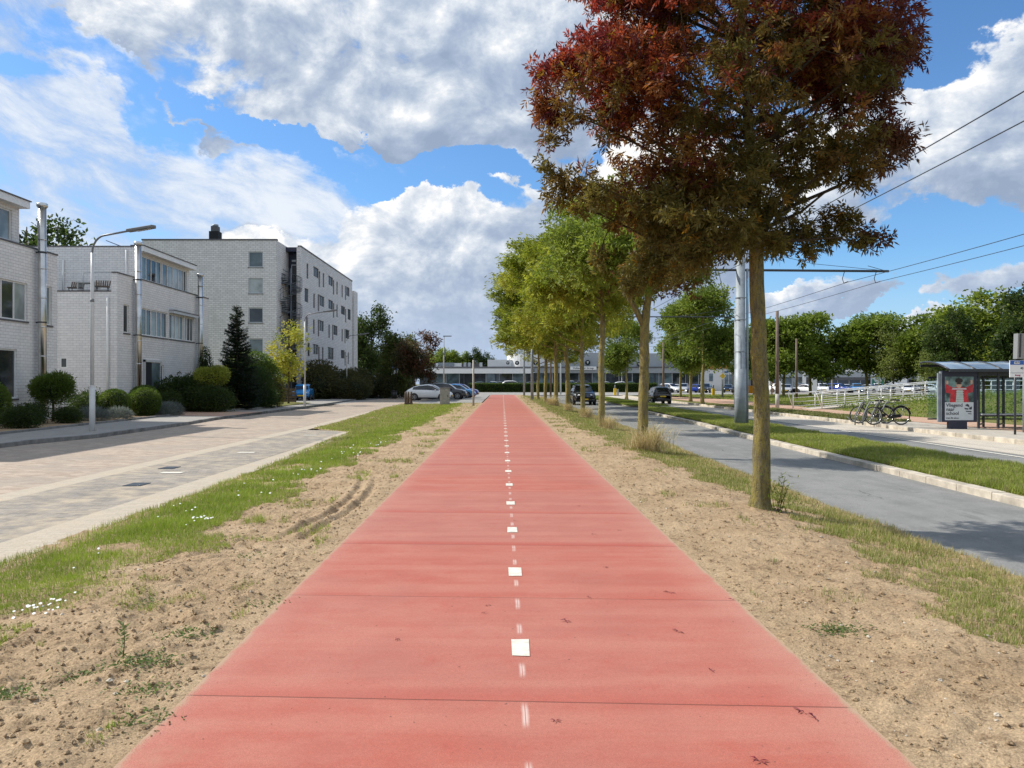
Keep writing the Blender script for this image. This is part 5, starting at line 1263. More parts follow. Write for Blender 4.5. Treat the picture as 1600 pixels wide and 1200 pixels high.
# ------------------------------------------------------------------ cars (front towards local +X)
HATCH = dict(L=4.35, wheels=(-1.32, 1.33), wr=.33, W=.90, st=[(-2.17, .42, .70, .72, .70, .55), (-2.10, .30, .90, .93, .82, .60), (-1.98, .25, .98, 1.03, .86, .60), (-1.50, .22, .99, 1.31, .89, .58), (-.9, .20, .97, 1.46, .90, .60), (-.1, .20, .95, 1.53, .90, .63), (.35, .20, .93, 1.45, .90, .62), (.75, .20, .92, 1.23, .90, .64), (1.12, .20, .93, .98, .89, .68), (1.6, .22, .86, .91, .87, .64), (1.98, .26, .72, .78, .80, .56), (2.15, .36, .52, .56, .68, .5)])
SUV = dict(L=4.6, wheels=(-1.38, 1.42), wr=.37, W=.94, st=[(-2.30, .46, .80, .82, .74, .6), (-2.24, .34, 1.0, 1.05, .86, .66), (-2.12, .30, 1.08, 1.35, .91, .66), (-1.8, .28, 1.08, 1.62, .93, .66), (-1.0, .26, 1.07, 1.69, .94, .68), (-.1, .26, 1.05, 1.69, .94, .68), (.4, .26, 1.04, 1.60, .94, .67), (.8, .26, 1.03, 1.36, .93, .68), (1.12, .26, 1.05, 1.10, .93, .72), (1.75, .28, .98, 1.04, .91, .70), (2.12, .30, .86, .92, .87, .64), (2.28, .40, .60, .66, .76, .58)])
SMALL = dict(L=3.6, wheels=(-1.15, 1.15), wr=.29, W=.82, st=[(-1.80, .40, .72, .74, .66, .55), (-1.76, .30, .88, .95, .76, .57), (-1.68, .26, .95, 1.25, .79, .58), (-1.4, .24, .96, 1.44, .81, .58), (-.6, .22, .95, 1.50, .82, .60), (.2, .22, .93, 1.47, .82, .60), (.55, .22, .92, 1.30, .82, .60), (.95, .22, .93, .98, .81, .64), (1.35, .24, .86, .90, .79, .60), (1.65, .28, .70, .75, .73, .54), (1.79, .36, .52, .55, .64, .5)])
def make_car(kind, color, name):
    s = kind; st = s['st']; root = empty(name); bm_ = B('car_' + color); bm_.smooth = True; rings = []
    for (x, zb, zl, zr, wb, wr) in st:
        dz = zl - zb; h = [(0, zb), (wb * .82, zb), (wb * .96, zb + dz * .16), (wb * 1.0, zb + dz * .5), (wb * .985, zb + dz * .8), (wb * .95, zl), (wr + .06 * (1 if zr - zl > .2 else 0) + (0 if zr - zl > .2 else (wb - wr) * .5), zl + (zr - zl) * .55), (wr, zr - min(.05, (zr - zl) * .3)), (wr * .75, zr), (0, zr + .012)]
        rings.append([(x, y, z) for y, z in h] + [(x, -y, z) for y, z in h[-2:0:-1]])
    n = len(rings[0]); vs = [p for r in rings for p in r]; fs = []
    for i in range(len(rings) - 1):
        for k_ in range(n): fs.append((i * n + k_, (i + 1) * n + k_, (i + 1) * n + (k_ + 1) % n, i * n + (k_ + 1) % n))
    fs.append(tuple(range(n))[::-1]); fs.append(tuple((len(rings) - 1) * n + k_ for k_ in range(n)))
    bm_.add(vs, [f[::-1] for f in fs]); bm_.smooth = False
    # sills, grille, arches
    W = s['W']; L0, L1 = st[0][0], st[-1][0]; wr_ = s['wr']
    bm_.mat('black_plastic')
    for sg_ in (-1, 1):
        for wx in s['wheels']: bm_.disc((wx, sg_ * (W * .995 + .004), wr_ * 1.0), (0, sg_, 0), wr_ * 1.16, 20, wr_ * .5)
        bm_.box(s['wheels'][0] + wr_, s['wheels'][1] - wr_, sg_ * W * .98 - .02, sg_ * W * .98 + .02, st[4][1] - .02, st[4][1] + .09)
    zf = st[-1][1]; bm_.box(L1 - .12, L1 + .012, -W * .55, W * .55, zf - .04, zf + .10); bm_.box(L1 - .25, L1 - .045, -W * .62, W * .62, zf + .16, zf + .22)
    bm_.box(L0 - .012, L0 + .15, -W * .6, W * .6, st[0][1] - .06, st[0][1] + .06)
    body = bm_.build('body', root)
    gi = [i for i, a in enumerate(st) if a[3] - a[2] > .3]
    def gp(i, t, off=.012):
        x, zb, zl, zr, wb, wr = st[i]; y0, z0 = wb * .95, zl; y1, z1 = wr + .06, zl + (zr - zl) * .55; y2, z2 = wr, zr - .05
        if t < .55: q = t / .55; y, z = y0 + (y1 - y0) * q, z0 + (z1 - z0) * q
        else: q = (t - .55) / .45; y, z = y1 + (y2 - y1) * q, z1 + (z2 - z1) * q
        return x, y + off, z
    for sg_ in (-1, 1):
        m = B('car_glass'); a, b = gi[0], gi[-1]
        for i in range(a, b):
            for t0, t1 in ((.10, .55), (.55, .93)):
                e0 = .10 if i == a else 0; P = [gp(i, t0), gp(i + 1, t0), gp(i + 1, t1), gp(i, t1)]
                m.poly([(p[0], sg_ * p[1], p[2]) for p in P])
        # corners down to the bonnet and the tail
        P = [gp(b, .10), (st[b + 1][0] - .02, st[b + 1][4] * .95 + .01, st[b + 1][2] + .03), gp(b, .9)]; m.poly([(p[0], sg_ * p[1], p[2]) for p in P])
        m.build('side_window', root)
        mm = B('car_' + color); ya, yb = sorted((sg_ * (W - .04), sg_ * (W + .15))); zt_ = st[7][2]; mm.box(st[7][0] - .10, st[7][0] + .04, ya, yb, zt_, zt_ + .13).build('mirror', root, bevel=.02)
        for wx in s['wheels']:
            w = empty('wheel', (wx, sg_ * (W - .10), wr_)); w.parent = root
            yo = sg_ * .115
            t_ = B('rubber').tube([(0, -yo, 0), (0, -yo * .8, 0), (0, yo * .85, 0), (0, yo, 0)], [wr_ * .9, wr_, wr_, wr_ * .93], 22); t_.build('tyre', w)
            r_ = B('alloy').disc((0, yo * 1.01, 0), (0, sg_, 0), wr_ * .66, 20, wr_ * .58)
            for q in range(5):
                a_ = q * 1.2566; r_.bar((0, yo * 1.02, 0), (math.cos(a_) * wr_ * .6, yo * 1.02, math.sin(a_) * wr_ * .6), wr_ * .2, .012, up=(0, 1, 0))
            r_.disc((0, yo * 1.03, 0), (0, sg_, 0), wr_ * .15, 10); r_.build('rim', w)
        z = (st[-2][2] + st[-3][2]) / 2 - .06; x = (st[-2][0])
        y1 = sg_ * st[-2][4] * .97; y0 = sg_ * st[-2][4] * .50
        B('lens').slab([(x + .10, y0, z - .05), (x - .02, y1, z - .03), (x - .16, y1, z + .08), (x + .04, y0, z + .04)], .02 , 0).build('headlight', root)
        x = st[1][0]; z = st[1][2]; y1 = sg_ * (st[1][4] * .97); y0 = sg_ * st[1][4] * .68
        B('lens_red').slab([(x - .035, y0, z - .16), (x + .06, y1 * 1.02, z - .14), (x + .14, y1 * 1.02, z + .06), (x + .02, y0, z + .03)], -.02, 0).build('taillight', root)
    # windscreens
    f = gi[-1]; a = st[f + 1]; r = [st[i] for i in gi if st[i][0] < a[0] and st[i][0] > 0][0]
    fr_ = [i for i in range(len(st)) if st[i][0] > -.2 and i <= f + 1]; m = B('car_glass')
    for i, j in zip(fr_, fr_[1:]):
        A_, Bq = st[i], st[j]
        ta = .25 if i == fr_[0] and st[i][0] < .1 else 0
        if i == fr_[0]: continue
        u = lambda q, k_: (q[0] + .018, q[5] * k_, q[3] + .016)
        m.poly([u(A_, -.93), u(Bq, -.96), u(Bq, .96), u(A_, .93)])
    m.build('windscreen', root)
    m = B('car_glass'); b0, b1, b2 = st[1], st[2], st[3]
    def v(q, k_, t=0): return (q[0] - .015, q[5] * k_, q[3] + .012)
    m.poly([v(b1, .92), v(b1, -.92), v(b2, -.88), v(b2, .88)]); m.build('rear_window', root)
    pl = B('sign_yellow').box(L1 + .014, L1 + .03, -.26, .26, zf + .04, zf + .15).build('licence_plate', root)
    B('sign_yellow').box(L0 - .04, L0 - .02, -.26, .26, .62 if kind is not SUV else .74, .73 if kind is not SUV else .85).build('licence_plate', root)
    return root
CAR = {}
def car(kind, color, x, y, rz, lb, z=-.13, group=None, s=1.0):
    key = (id(kind), color)
    if key not in CAR: o = CAR[key] = make_car(kind, color, 'parked_car')
    else: o = copy_tree(CAR[key])
    place(o, x, y, z, s, R(rz), lb, 'car', group); return o
o = car(SUV, 'black', 6.95, 66, -90, 'black SUV driving towards the camera on the near carriageway', KZ, s=1.02); o.name = 'oncoming_car'
o = car(SMALL, 'black', 14.15, 69, 92, 'small black car driving away on the opposite carriageway', KZ, s=1.02); o.name = 'small_car'
car(SMALL, 'blue', -19.3, 73.5, -83, 'bright blue small car parked nose out beside the wooden fence', -.01, s=1.05)
PK = 'cars parked in the bays left of the path end'
car(HATCH, 'white', -7.45, 78, -6, 'white hatchback with dark windows, first in the parking bays left of the path', group=PK, s=1.08)
car(SUV, 'dark', -6.3, 83.5, -4, 'dark grey car behind the white hatchback', group=PK, s=1.05)
car(HATCH, 'blue', -5.6, 92, -4, 'blue hatchback behind the dark grey car', group=PK).scale = (1.1,) * 3
car(SUV, 'darkblue', -5.3, 96.5, -4, 'dark blue car furthest back in the bays left of the path', group=PK)
car(SUV, 'silver', -6.6, 88, -4, 'silver car showing its roof between the dark grey and the blue car', group=PK, s=1.02)
car(SMALL, 'white', -16.6, 116, 10, 'small white car by the blue parking sign', group=PK, s=1.2)
car(HATCH, 'dark', -17.6, 104, 95, 'dark car half hidden beside the shrubs left of the parking sign', group=PK)
# white car in the yard between the houses
car(HATCH, 'white', -25.6, 37.4, 200, 'white car parked in the gap between the two houses', 0)
FC = 'cars parked in front of the showrooms'
lst = [(752, 'green', HATCH), (771, 'silver', HATCH), (784, 'grey', HATCH), (802, 'white', SUV), (834, 'dark', HATCH), (893, 'silver', SUV), (916, 'dark', SUV), (950, 'silver', HATCH), (972, 'white', HATCH), (988, 'green', HATCH)]
nm = ['dark green car roof showing over the left end of the hedge', 'silver car roof over the hedge left of the path end', 'grey car roof over the hedge, just left of a white one', 'white car roof over the hedge straight ahead of the path', 'dark car roof over the hedge between the grey poles', 'silver car over the hedge behind the fourth tree', 'dark van-like car over the hedge between fourth and fifth trunk', 'silver car over the hedge left of the flags', 'white car over the hedge under the flags', 'green car over the hedge right of the flags']
for (px, c, kd), lb in zip(lst, nm): car(kd, c, WX(px, 157), 157 + (px % 3), -95 if px % 2 else 5, lb, z=.40, group=FC, s=1.05)
lst2 = [(1036, 'silver', 'silver car right of the second ash trunk'), (1047, 'white', 'white car between the small black car and the grey pole'), (1056, 'white', 'white car just left of the island trees'), (1068, 'silver', 'silver car behind the leftmost island tree'), (1090, 'darkblue', 'dark blue car between the island tree trunks'), (1103, 'dark', 'dark car behind the yellow-trunked island tree'), (1138, 'black', 'black van-like car before the middle white building'), (1222, 'white', 'white car left of the second brown pole'), (1230, 'silver', 'silver car beside the white one left of the second brown pole'), (1250, 'dark', 'dark estate car at the foot of the second brown pole'), (1262, 'white', 'white car half behind the white pylon'), (1285, 'white', 'white car just right of the white pylon'), (1297, 'dark', 'dark car next to the white one right of the pylon'), (1311, 'darkblue', 'dark blue car before the showroom windows'), (1322, 'white', 'white car in the middle of the showroom row'), (1339, 'blue', 'blue car left of the thick tree trunk'), (1360, 'silver', 'silver car in front of the green badge panel'), (1372, 'white', 'white car below the plain white wall'), (1389, 'dark', 'dark car below the plain white wall'), (1402, 'silver', 'silver car near the end of the plain white wall'), (1418, 'white', 'white car behind the ramp railing'), (1440, 'grey', 'grey car behind the ramp railing near the white tower'), (1458, 'white', 'white car closest to the bus shelter, behind the railing')]
for i, (px, c, lb) in enumerate(lst2): car([HATCH, SUV][i % 2], c, WX(px, 140 + (i * 7 % 5)), 140 + (i * 7 % 5), [-118, -62, -115][i % 3] + i % 4 * 3, lb, group=FC, s=1.04)

# ------------------------------------------------------------------ street furniture
def lamp(x, y, lb, arm=2.0, h=6.85, rz=0.0, first=[None]):
    if first[0]: o = copy_tree(first[0])
    else:
        o = first[0] = empty('street_lamp'); m = B('lamp_paint').tube([(0, 0, -.1), (0, 0, 1.5)], .095, 14).tube([(0, 0, 1.5), (0, 0, 1.56)], [.095, .062], 14).tube([(0, 0, 1.56), (0, 0, 4.5), (0, 0, h - .75)], [.062, .055, .045], 12)
        m.mat('lamp_grey').tube([(0, 0, 4.42), (0, 0, 4.52)], .064, 12); m.build('pole', o)
        pts = [(0, 0, h - .76)] + [(.55 * (1 - math.cos(t)), -.25 * (1 - math.cos(t)), h - .75 + .55 * math.sin(t)) for t in np.linspace(0, math.pi / 2, 7)] + [(arm - .4, -.5, h - .08)]
        B('lamp_grey').tube(pts, .034, 8).build('arm', o)
        hd = B('lamp_grey').slab([(arm - .55, -.62, h - .14), (arm - .5, -.40, h - .14), (arm + .42, -.50, h - .03), (arm + .46, -.62, h - .02), (arm + .38, -.78, h - .03)], .09, 2).build('lamp_head', o, bevel=.02)
        B('lens').slab([(arm - .2, -.60, h - .126), (arm - .2, -.48, h - .126), (arm + .3, -.56, h - .065), (arm + .3, -.68, h - .065)], .012, 2).build('lens', hd)
    place(o, x, y, -.01, 1, rz, lb, 'street lamp', 'street lamps along the left pavement'); return o
lamp(-14.05, 26.0, 'nearest grey street lamp, in front of the gap between the houses')
lamp(-14.3, 54.9, 'second street lamp, in front of the apartment block and the yellow tree', arm=2)
lamp(-16.4, 80, 'third street lamp, beside the thicket shrubs')
lamp(-16.9, 116, 'fourth and smallest street lamp, near the blue parking sign')
def pole(name, x, y, z0, z1, r0, r1, mat, lb, cat='pole', group=None, n=12, extra=None):
    o = empty(name, (x, y, 0)); B(mat).cyl(0, 0, z0, z1, r0, r1, n).build('shaft', o)
    if extra: extra(o, z1)
    tag(o, lb, cat, group); return o
# far lamp post straight behind the car park
def hd_(o, z): B('lamp_grey').box(-.1, 1.3, -.15, .15, z - .1, z + .05).cyl(0, 0, z - 3.2, z - 2.6, .16).build('lamp_head', o)
y = 128; pole('street_lamp', WX(693.5, y), y, -.1, WZ(525, y), .13, .09, 'concrete_pole', 'tall slim lamp post rising from the car park left of the path', 'street lamp', extra=hd_)
y = 55; o = pole('marker_post', WX(739.7, y), y, -.05, WZ(562.5, y), .075, .065, 'concrete_pole', 'weathered square post at the left edge of the path', 'post', n=4)
GP = 'grey poles at the far end of the tree row'
pole('utility_pole', WX(831.5, 75), 75, -.1, 7.3, .15, .11, 'galvanised', 'thicker grey pole between the last two ashes', group=GP)
pole('utility_pole', WX(819, 98), 98, -.1, 8.2, .14, .10, 'galvanised', 'grey pole right at the far end of the red path', group=GP)
pole('utility_pole', WX(860.5, 98), 98, -.2, 7.6, .13, .10, 'rust_pole', 'brown pole behind the seventh ash', group=GP)
pole('utility_pole', WX(876, 118), 118, -.2, 8.6, .13, .09, 'panel_light', 'thin pale pole left of the black SUV', group=GP)
pole('utility_pole', WX(1036.5, 92), 92, -.2, WZ(535, 92), .15, .12, 'rust_pole', 'brown pole behind the small black car', group=GP)
pole('utility_pole', WX(1145.5, 110), 110, -.2, WZ(535, 110), .08, .07, 'rust_pole', 'very thin brown pole left of the galvanised pole', group=GP)
pole('utility_pole', WX(1129, 90), 90, -.1, WZ(552, 90), .12, .10, 'galvanised', 'grey pole carrying the yellow diamond sign', group=GP)
pole('utility_pole', WX(1214.5, 52), 52, -.12, WZ(486, 52), .13, .10, 'rust_pole', 'tall brown pole right of the nearest ash trunk', group=GP, extra=lambda o, z: B('concrete_pole').cyl(0, 0, -.12, .9, .136, .134, 12).build('base', o))
pole('utility_pole', WX(1244.5, 84), 84, -.12, WZ(529, 84), .14, .11, 'rust_pole', 'second tall brown pole, left of the white pylon', group=GP)
pole('utility_pole', WX(1300, 120), 120, -.12, WZ(564, 120), .12, .11, 'concrete_pole', 'pale grey post right of the white pylon', group=GP)
pole('utility_pole', WX(1206, 112), 112, -.12, WZ(556, 112), .10, .10, 'orange_paint', 'thin orange-brown post beside the tall brown pole', group=GP)
# big galvanised overhead-line mast with its arm; wires for the trolleybuses
mx, my = WX(1157, 31), 31.0
o = empty('overhead_line_mast', (mx, my, 0)); m = B('galvanised').tube([(0, 0, -.15), (0, 0, 2.2), (0, 0, 2.21), (0, 0, 7.4)], [.24, .23, .205, .175], 20)
for z in (1.0, 2.9, 4.2, 5.1): m.tube([(0, 0, z), (0, 0, z + .03)], .236 if z < 2.2 else .212, 20)
m.build('mast', o); B('galvanised').cyl(.27, -.03, -.15, 6.3, .05, n=10).build('cable_tube', o)
m = B('dark_metal').tube([(-3.0, 0, 6.27), (6.05, 0, 6.20)], .05, 8).tube([(0, 0, 7.2), (3.0, 0, 6.5), (5.6, 0, 6.25)], .010, 5).tube([(0, 0, 7.2), (-2.6, 0, 6.35)], .010, 5).tube([(6.05, 0, 6.18), (5.2, 0, 6.42)], .012, 5)
m.build('arm', o)
for dx in (4.42, 5.72, -2.35, -1.55):
    B('dark_metal').tube([(dx - .16, 0, 6.22), (dx - .26, 0, 5.9), (dx - .2, 0, 5.72), (dx - .02, 0, 5.78)], .016, 5).tube([(dx - .16, 0, 6.22), (dx + .18, 0, 6.2)], .04, 6).build('insulator', o)
B('dark_metal').tube([(-.9, 0, 6.25), (-.75, 0, 5.5), (-.62, 0, 5.35)], .012, 5).build('hanger', o)
tag(o, 'thick galvanised mast with a long arm over the road, behind the nearest tree trunk', 'mast')
o = empty('overhead_line_mast', (WX(1150, 53), 53, 0)); B('galvanised').cyl(0, 0, -.15, 6.9, .14, .11, 10).build('mast', o)
B('dark_metal').tube([(-9.2, 0, 6.28), (.1, 0, 6.25)], .04, 6).tube([(0, 0, 6.85), (-4, 0, 6.3)], .012, 4).build('arm', o); tag(o, 'second overhead-line mast, its dark arm crossing behind the second ash', 'mast')
for x, z, lb in ((mx + 4.40, 5.76, 'lower left of the two trolley wires on the far side'), (mx + 5.68, 5.78, 'lower right of the two trolley wires on the far side'), (mx - 2.37, 5.76, 'upper trolley wire of the pair above the near carriageway'), (mx - 1.57, 5.76, 'lower trolley wire of the pair above the near carriageway')):
    pts = [(x, y, z - .10 * math.sin(math.pi * ((y - 9) % 22) / 22.0)) for y in np.arange(-2, 120, 2.2)]
    tag(B('dark_metal').tube(pts, .011, 5).build('trolley_wire'), lb, 'wire', 'overhead trolleybus wires')
# span wires across the road further off
for y, lb in ((75, 'nearer span wire crossing the road high up beyond the fourth ash'), (97, 'farther span wire crossing the road high up before the showroom')):
    tag(B('dark_metal').tube([(4.0, y, 6.6), (8, y, 6.2), (12, y, 6.0), (17, y, 6.2), (WX(1036.5, 92) + 2, y, 6.5)], .014, 4).build('span_wire'), lb, 'wire')

# --- signs ------------------------------------------------------------------------------
y = 62; o = empty('warning_sign', (WX(1186, y), y, 0)); B('lamp_grey').cyl(0, .03, -.1, 3.4, .03, n=8).build('post', o)
zc = WZ(578, y); tri = lambda k, yy: [(-.55 * k, yy, zc - .32 * k), (.55 * k, yy, zc - .32 * k), (0, yy, zc + .64 * k)]
p = B('sign_red').slab(tri(1, 0), -.015).mat('white_paint').slab(tri(.68, -.017), -.004).mat('ink').slab([(-.05, -.023, zc - .1), (.05, -.023, zc - .1), (.06, -.023, zc + .18), (-.06, -.023, zc + .18)], -.003).build('sign_plate', o)
tag(o, 'red-bordered triangular warning sign half hidden by the nearest trunk', 'road sign')
y = 89.6; o = empty('priority_sign', (WX(1129, y), y, 0)); zc = WZ(587.5, y); k_ = .42
B('lamp_grey').cyl(0, .04, -.1, zc + .3, .03, n=6).build('post', o)
B('white_paint').slab([(-k_, 0, zc), (0, 0, zc - k_), (k_, 0, zc), (0, 0, zc + k_)], -.01).mat('sign_yellow').slab([(-k_ * .8, -.012, zc), (0, -.012, zc - k_ * .8), (k_ * .8, -.012, zc), (0, -.012, zc + k_ * .8)], -.004).build('sign_plate', o)
tag(o, 'yellow diamond priority sign on the grey pole left of the galvanised mast', 'road sign')
y = 102; o = empty('parking_sign', (WX(617.5, y), y, 0)); B('lamp_grey').cyl(0, .04, -.1, WZ(571, y), .03, n=6).build('post', o)
za, zb = WZ(584, y), WZ(572, y); pl = B('sign_blue').box(-.33, .33, -.02, 0, (za + zb) / 2, zb).mat('white_paint').box(-.33, .33, -.02, 0, za, (za + zb) / 2 - .01).build('sign_plate', o)
text('P', .5, 'white_paint', pl, (0, -.03, (za + 3 * zb) / 4)).name = 'lettering'; B('sign_yellow').box(-.28, .28, -.02, 0, WZ(594, y), WZ(586, y)).build('notice', o)
tag(o, 'blue parking sign with a white panel and a yellow notice below it', 'road sign')
y = 108; o = empty('bollard', (WX(1114.5, y), y, -.12)); B('sign_yellow').box(-.2, .2, -.2, .2, 0, 1.0).mat('lamp_grey').cyl(0, 0, 1.0, 1.5, .12).build('body', o, bevel=.02); tag(o, 'yellow traffic bollard by the island trees', 'bollard', 'yellow bollards at the crossing')
o2 = copy_tree(o); place(o2, WX(961, 112), 112, -.12, 1, 0, 'yellow traffic bollard in front of the long hedge', 'bollard', 'yellow bollards at the crossing')
y = 111; o = empty('marker_post', (WX(965.5, y), y, -.12)); B('galvanised').box(-.12, .12, -.08, .08, 0, .9).build('body', o, bevel=.02); tag(o, 'short grey post right of the yellow bollard before the hedge', 'post')
y = 112; o = empty('skip_container', (WX(1173, y), y, -.12)); B('orange_paint').slab([(-.9, 0, .25), (.9, 0, .25), (1.1, 0, 1.35), (-1.1, 0, 1.45)], 1.6).build('body', o); B('black_plastic').cyl(-.5, .2, 0, .3, .15).cyl(.5, .2, 0, .3, .15).build('foot', o); tag(o, 'orange container standing right of the galvanised mast', 'container')
# white pylon and flags at the showrooms
y = 128; o = empty('pylon_sign', (WX(1271.5, y), y, -.12)); B('render_white').box(-.52, .52, -.12, .12, 0, WZ(583, y) + .12).build('body', o, bevel=.02)
zc = WZ(591, y) + .12; B('panel_light').disc((0, -.125, zc), (0, -1, 0), .30, 20, .25).build('round_emblem', o); text('VW', .26, 'sign_blue', o, (0, -.128, zc)).name = 'lettering'
tag(o, 'tall white pylon with a round emblem at the right showroom', 'sign')
y = 130; o = empty('banner_pylon', (WX(1218.5, y), y, -.12)); B('render_white').box(-.22, .22, -.1, .1, 0, WZ(575, y)).mat('ink').box(-.10, .10, -.104, -.1, 2.2, 3.6).build('body', o); tag(o, 'narrow white banner sign with dark lettering behind the tall brown pole', 'sign')
y = 166
for px, lb, col_ in ((971.5, 'flagpole with the drooping blue flag', 1), (978, 'blue banner mast right of the drooping flag', 2)):
    o = empty('flagpole', (WX(px, y), y, -.12)); top = WZ(556, y) if col_ == 1 else WZ(551, y)
    B('white_paint').cyl(0, 0, 0, top, .07, .05, 8).build('mast', o)
    if col_ == 1: B('flag_blue').slab([(-.05, 0, top - .2), (-.05, 0, top - 3.0), (-.6, 0, top - 3.2), (-.75, 0, top - 1.5), (-.45, 0, top - .3)], .05).build('flag', o)
    else: B('flag_blue').box(.06, .45, -.02, .02, top - 4.2, top).build('flag', o)
    tag(o, lb, 'flagpole', 'flagpoles before the showroom')
# street cabinet, bicycle stand, wooden fence
y = 60.5; o = empty('street_cabinet', (WX(695, y), y, -.06)); B('cabinet_grey').box(-.38, .38, -.2, .2, 0, 1.3).build('body', o, bevel=.02)
B('lamp_grey').box(-.42, .42, -.24, .24, 1.3, 1.36).build('lid', o); B('cabinet_grey').box(-.33, .33, -.215, -.2, .12, 1.22).build('door', o, bevel=.006); B('black_plastic').box(.22, .26, -.235, -.215, .6, .75).build('handle', o)
tag(o, 'grey utility cabinet on the grass in front of the white hatchback', 'cabinet')
st0 = None
for i, px in enumerate((634, 638, 642.5)):
    y = 62; o = empty('cycle_stand', (WX(px, y), y, -.07)); B('wood_boards').tube([(0, -.35, -.05), (0, -.35, .8), (0, -.2, .98), (0, .2, .98), (0, .35, .8), (0, .35, -.05)], .05, 8).build('hoop', o)
    for s in (-1, 1): B('wood_boards').cyl(0, .35 * s, -.05, .12, .09, n=8).build('base', o)
    tag(o, ['left one of three weathered hoop stands', 'middle one of three weathered hoop stands', 'right one of three weathered hoop stands'][i] + ' at the grass edge', 'bicycle stand', 'weathered hoop stands at the grass edge')
y = 64; o = empty('board_fence', (WX(447, y), y, 0)); w = 16 * y / F
for i, z in enumerate((.06, .36, .66, .94)): B('wood_boards').box(-w, w, -.04, 0, z, z + .24).build('board', o, bevel=.008)
for x in (-w + .08, w - .08): B('wood_boards').box(x - .05, x + .05, .001, .1, -.1, 1.2).build('post', o)
tag(o, 'low fence of broad horizontal brown boards beside the blue car', 'fence')
# planter kerbs near the far cars: black bin
y = 84; o = empty('waste_bin', (WX(615.5, y), y, -.12)); B('black_plastic').cyl(0, 0, .05, .85, .28, .33).cyl(0, 0, .85, .95, .36, .25).build('body', o); tag(o, 'black round bin at the car park edge', 'bin')

# --- bus shelter -----------------------------------------------------------------------------
SY = 28.6; SX0, SX1 = WX(1476, SY), 21.2
sh = empty('bus_shelter', (0, 0, 0)); zt = WZ(580.5, SY)
def post(x, y, h=None): B('dark_metal').box(x - .035, x + .035, y - .035, y + .035, -.09, h or zt).build('post', sh)
ps = [WX(1529, SY), WX(1536.5, SY + 1.1), WX(1559.5, SY), WX(1568, SY + 1.1), WX(1591, SY + .4), WX(1600, SY + 1.1), 21.1]
for i, x in enumerate(ps): post(x, SY + (1.1 if i in (1, 3, 5) else 0.0) - (.0 if i != 0 else 0))
for a, b in ((0, 1), (2, 3)): B('dark_metal').bar((ps[a], SY, .06), (ps[b], SY + 1.1, .06), .05, .05).build('foot_rail', sh)
# curved glass roof in bays
m = MB(); fm = B('dark_metal'); n = 6; bays = np.linspace(SX0 - .15, SX1 + .2, 6)
def rp(x, t): return (x, SY - .55 + 1.95 * t, zt + .05 + .34 * math.sin(math.pi * (t * .62 + .02)))
for a, b in zip(bays, bays[1:]):
    m.mat('roof_glass')
    for i in range(n): m.poly([rp(a + .03, i / n), rp(b - .03, i / n), rp(b - .03, (i + 1) / n), rp(a + .03, (i + 1) / n)])
m.build('roof', sh)
for a in bays: fm.tube([rp(a, i / n) for i in range(n + 1)], .035, 6)
fm.box(SX0 - .15, SX1 + .2, SY - .60, SY - .52, zt - .02, zt + .09).box(SX0 - .15, SX1 + .2, SY - .02, SY + .05, zt - .16, zt + .02).box(SX0 - .15, SX1 + .2, SY + 1.36, SY + 1.42, zt + .2, zt + .3).build('roof_frame', sh)
gm = B('clear_glass').box(SX0, SX1, SY + 1.12, SY + 1.13, .25, zt - .25).box(SX1, SX1 + .01, SY, SY + 1.1, .25, zt - .25).build('glass_panel', sh)
B('dark_metal').box(SX0, SX1, SY + 1.09, SY + 1.16, .2, .25).box(SX0, SX1, SY + 1.09, SY + 1.16, zt - .25, zt - .18).build('glass_frame', sh)
B('panel_light').box(WX(1531, SY + .7), SX1 - .2, SY + .55, SY + .9, .40, .45).mat('dark_metal').box(WX(1531, SY + .7), SX1 - .2, SY + .7, SY + .78, .34, .40).build('bench', sh)
# poster case
px0, px1 = WX(1473, SY - .3), WX(1526.5, SY - .3); yp = SY - .3; z0, z1 = WZ(659.5, yp), WZ(583, yp)
pc = B('navy_metal').box(px0, px1, yp, yp + .16, z0, z1 + .09); pc.mat('galvanised').box(px0 - .16, px0 - .09, yp + .03, yp + .1, z0, z1).box(px0 - .075, px0 - .012, yp + .02, yp + .12, z0, z1 + .06)
pc = pc.build('poster_case', sh)
B('navy_metal').box(WX(1483, yp), WX(1511.5, yp), yp + .01, yp + .15, -.085, z0 - .002).build('plinth', pc)
a, b = WX(1476.3, yp), WX(1521, yp); zb, zt2, zm = WZ(656.5, yp), WZ(588.5, yp), WZ(628.5, yp); W_ = b - a; Hh = zt2 - zm
ypf = yp - .004
po = B('poster_backdrop').poly([(a, ypf, zm), (b, ypf, zm), (b, ypf, zt2), (a, ypf, zt2)]); po.mat('poster_sheet').poly([(a, ypf, zb), (b, ypf, zb), (b, ypf, zm), (a, ypf, zm)])
U = lambda u, v, k: (a + W_ * u, ypf - .002 * k, zm + Hh * v)
po.mat('poster_red').poly([U(.17, 0, 1), (U(.83, 0, 1)), U(.80, .35, 1), U(.97, .40, 1), U(.99, .72, 1), U(.88, .66, 1), U(.70, .56, 1), U(.58, .60, 1), U(.42, .60, 1), U(.30, .56, 1), U(.12, .66, 1), U(.01, .72, 1), U(.03, .38, 1), U(.20, .34, 1)])
po.mat('poster_shirt').poly([U(.38, 0, 2), U(.66, 0, 2), U(.62, .48, 2), U(.41, .48, 2)])
po.mat('poster_sheet')
for i in range(5): po.poly([U(.39, .05 + i * .09, 3), U(.65, .05 + i * .09, 3), U(.65, .075 + i * .09, 3), U(.39, .075 + i * .09, 3)])
po.poly([U(.24, .50, 3), U(.76, .50, 3), U(.74, .545, 3), U(.26, .545, 3)])
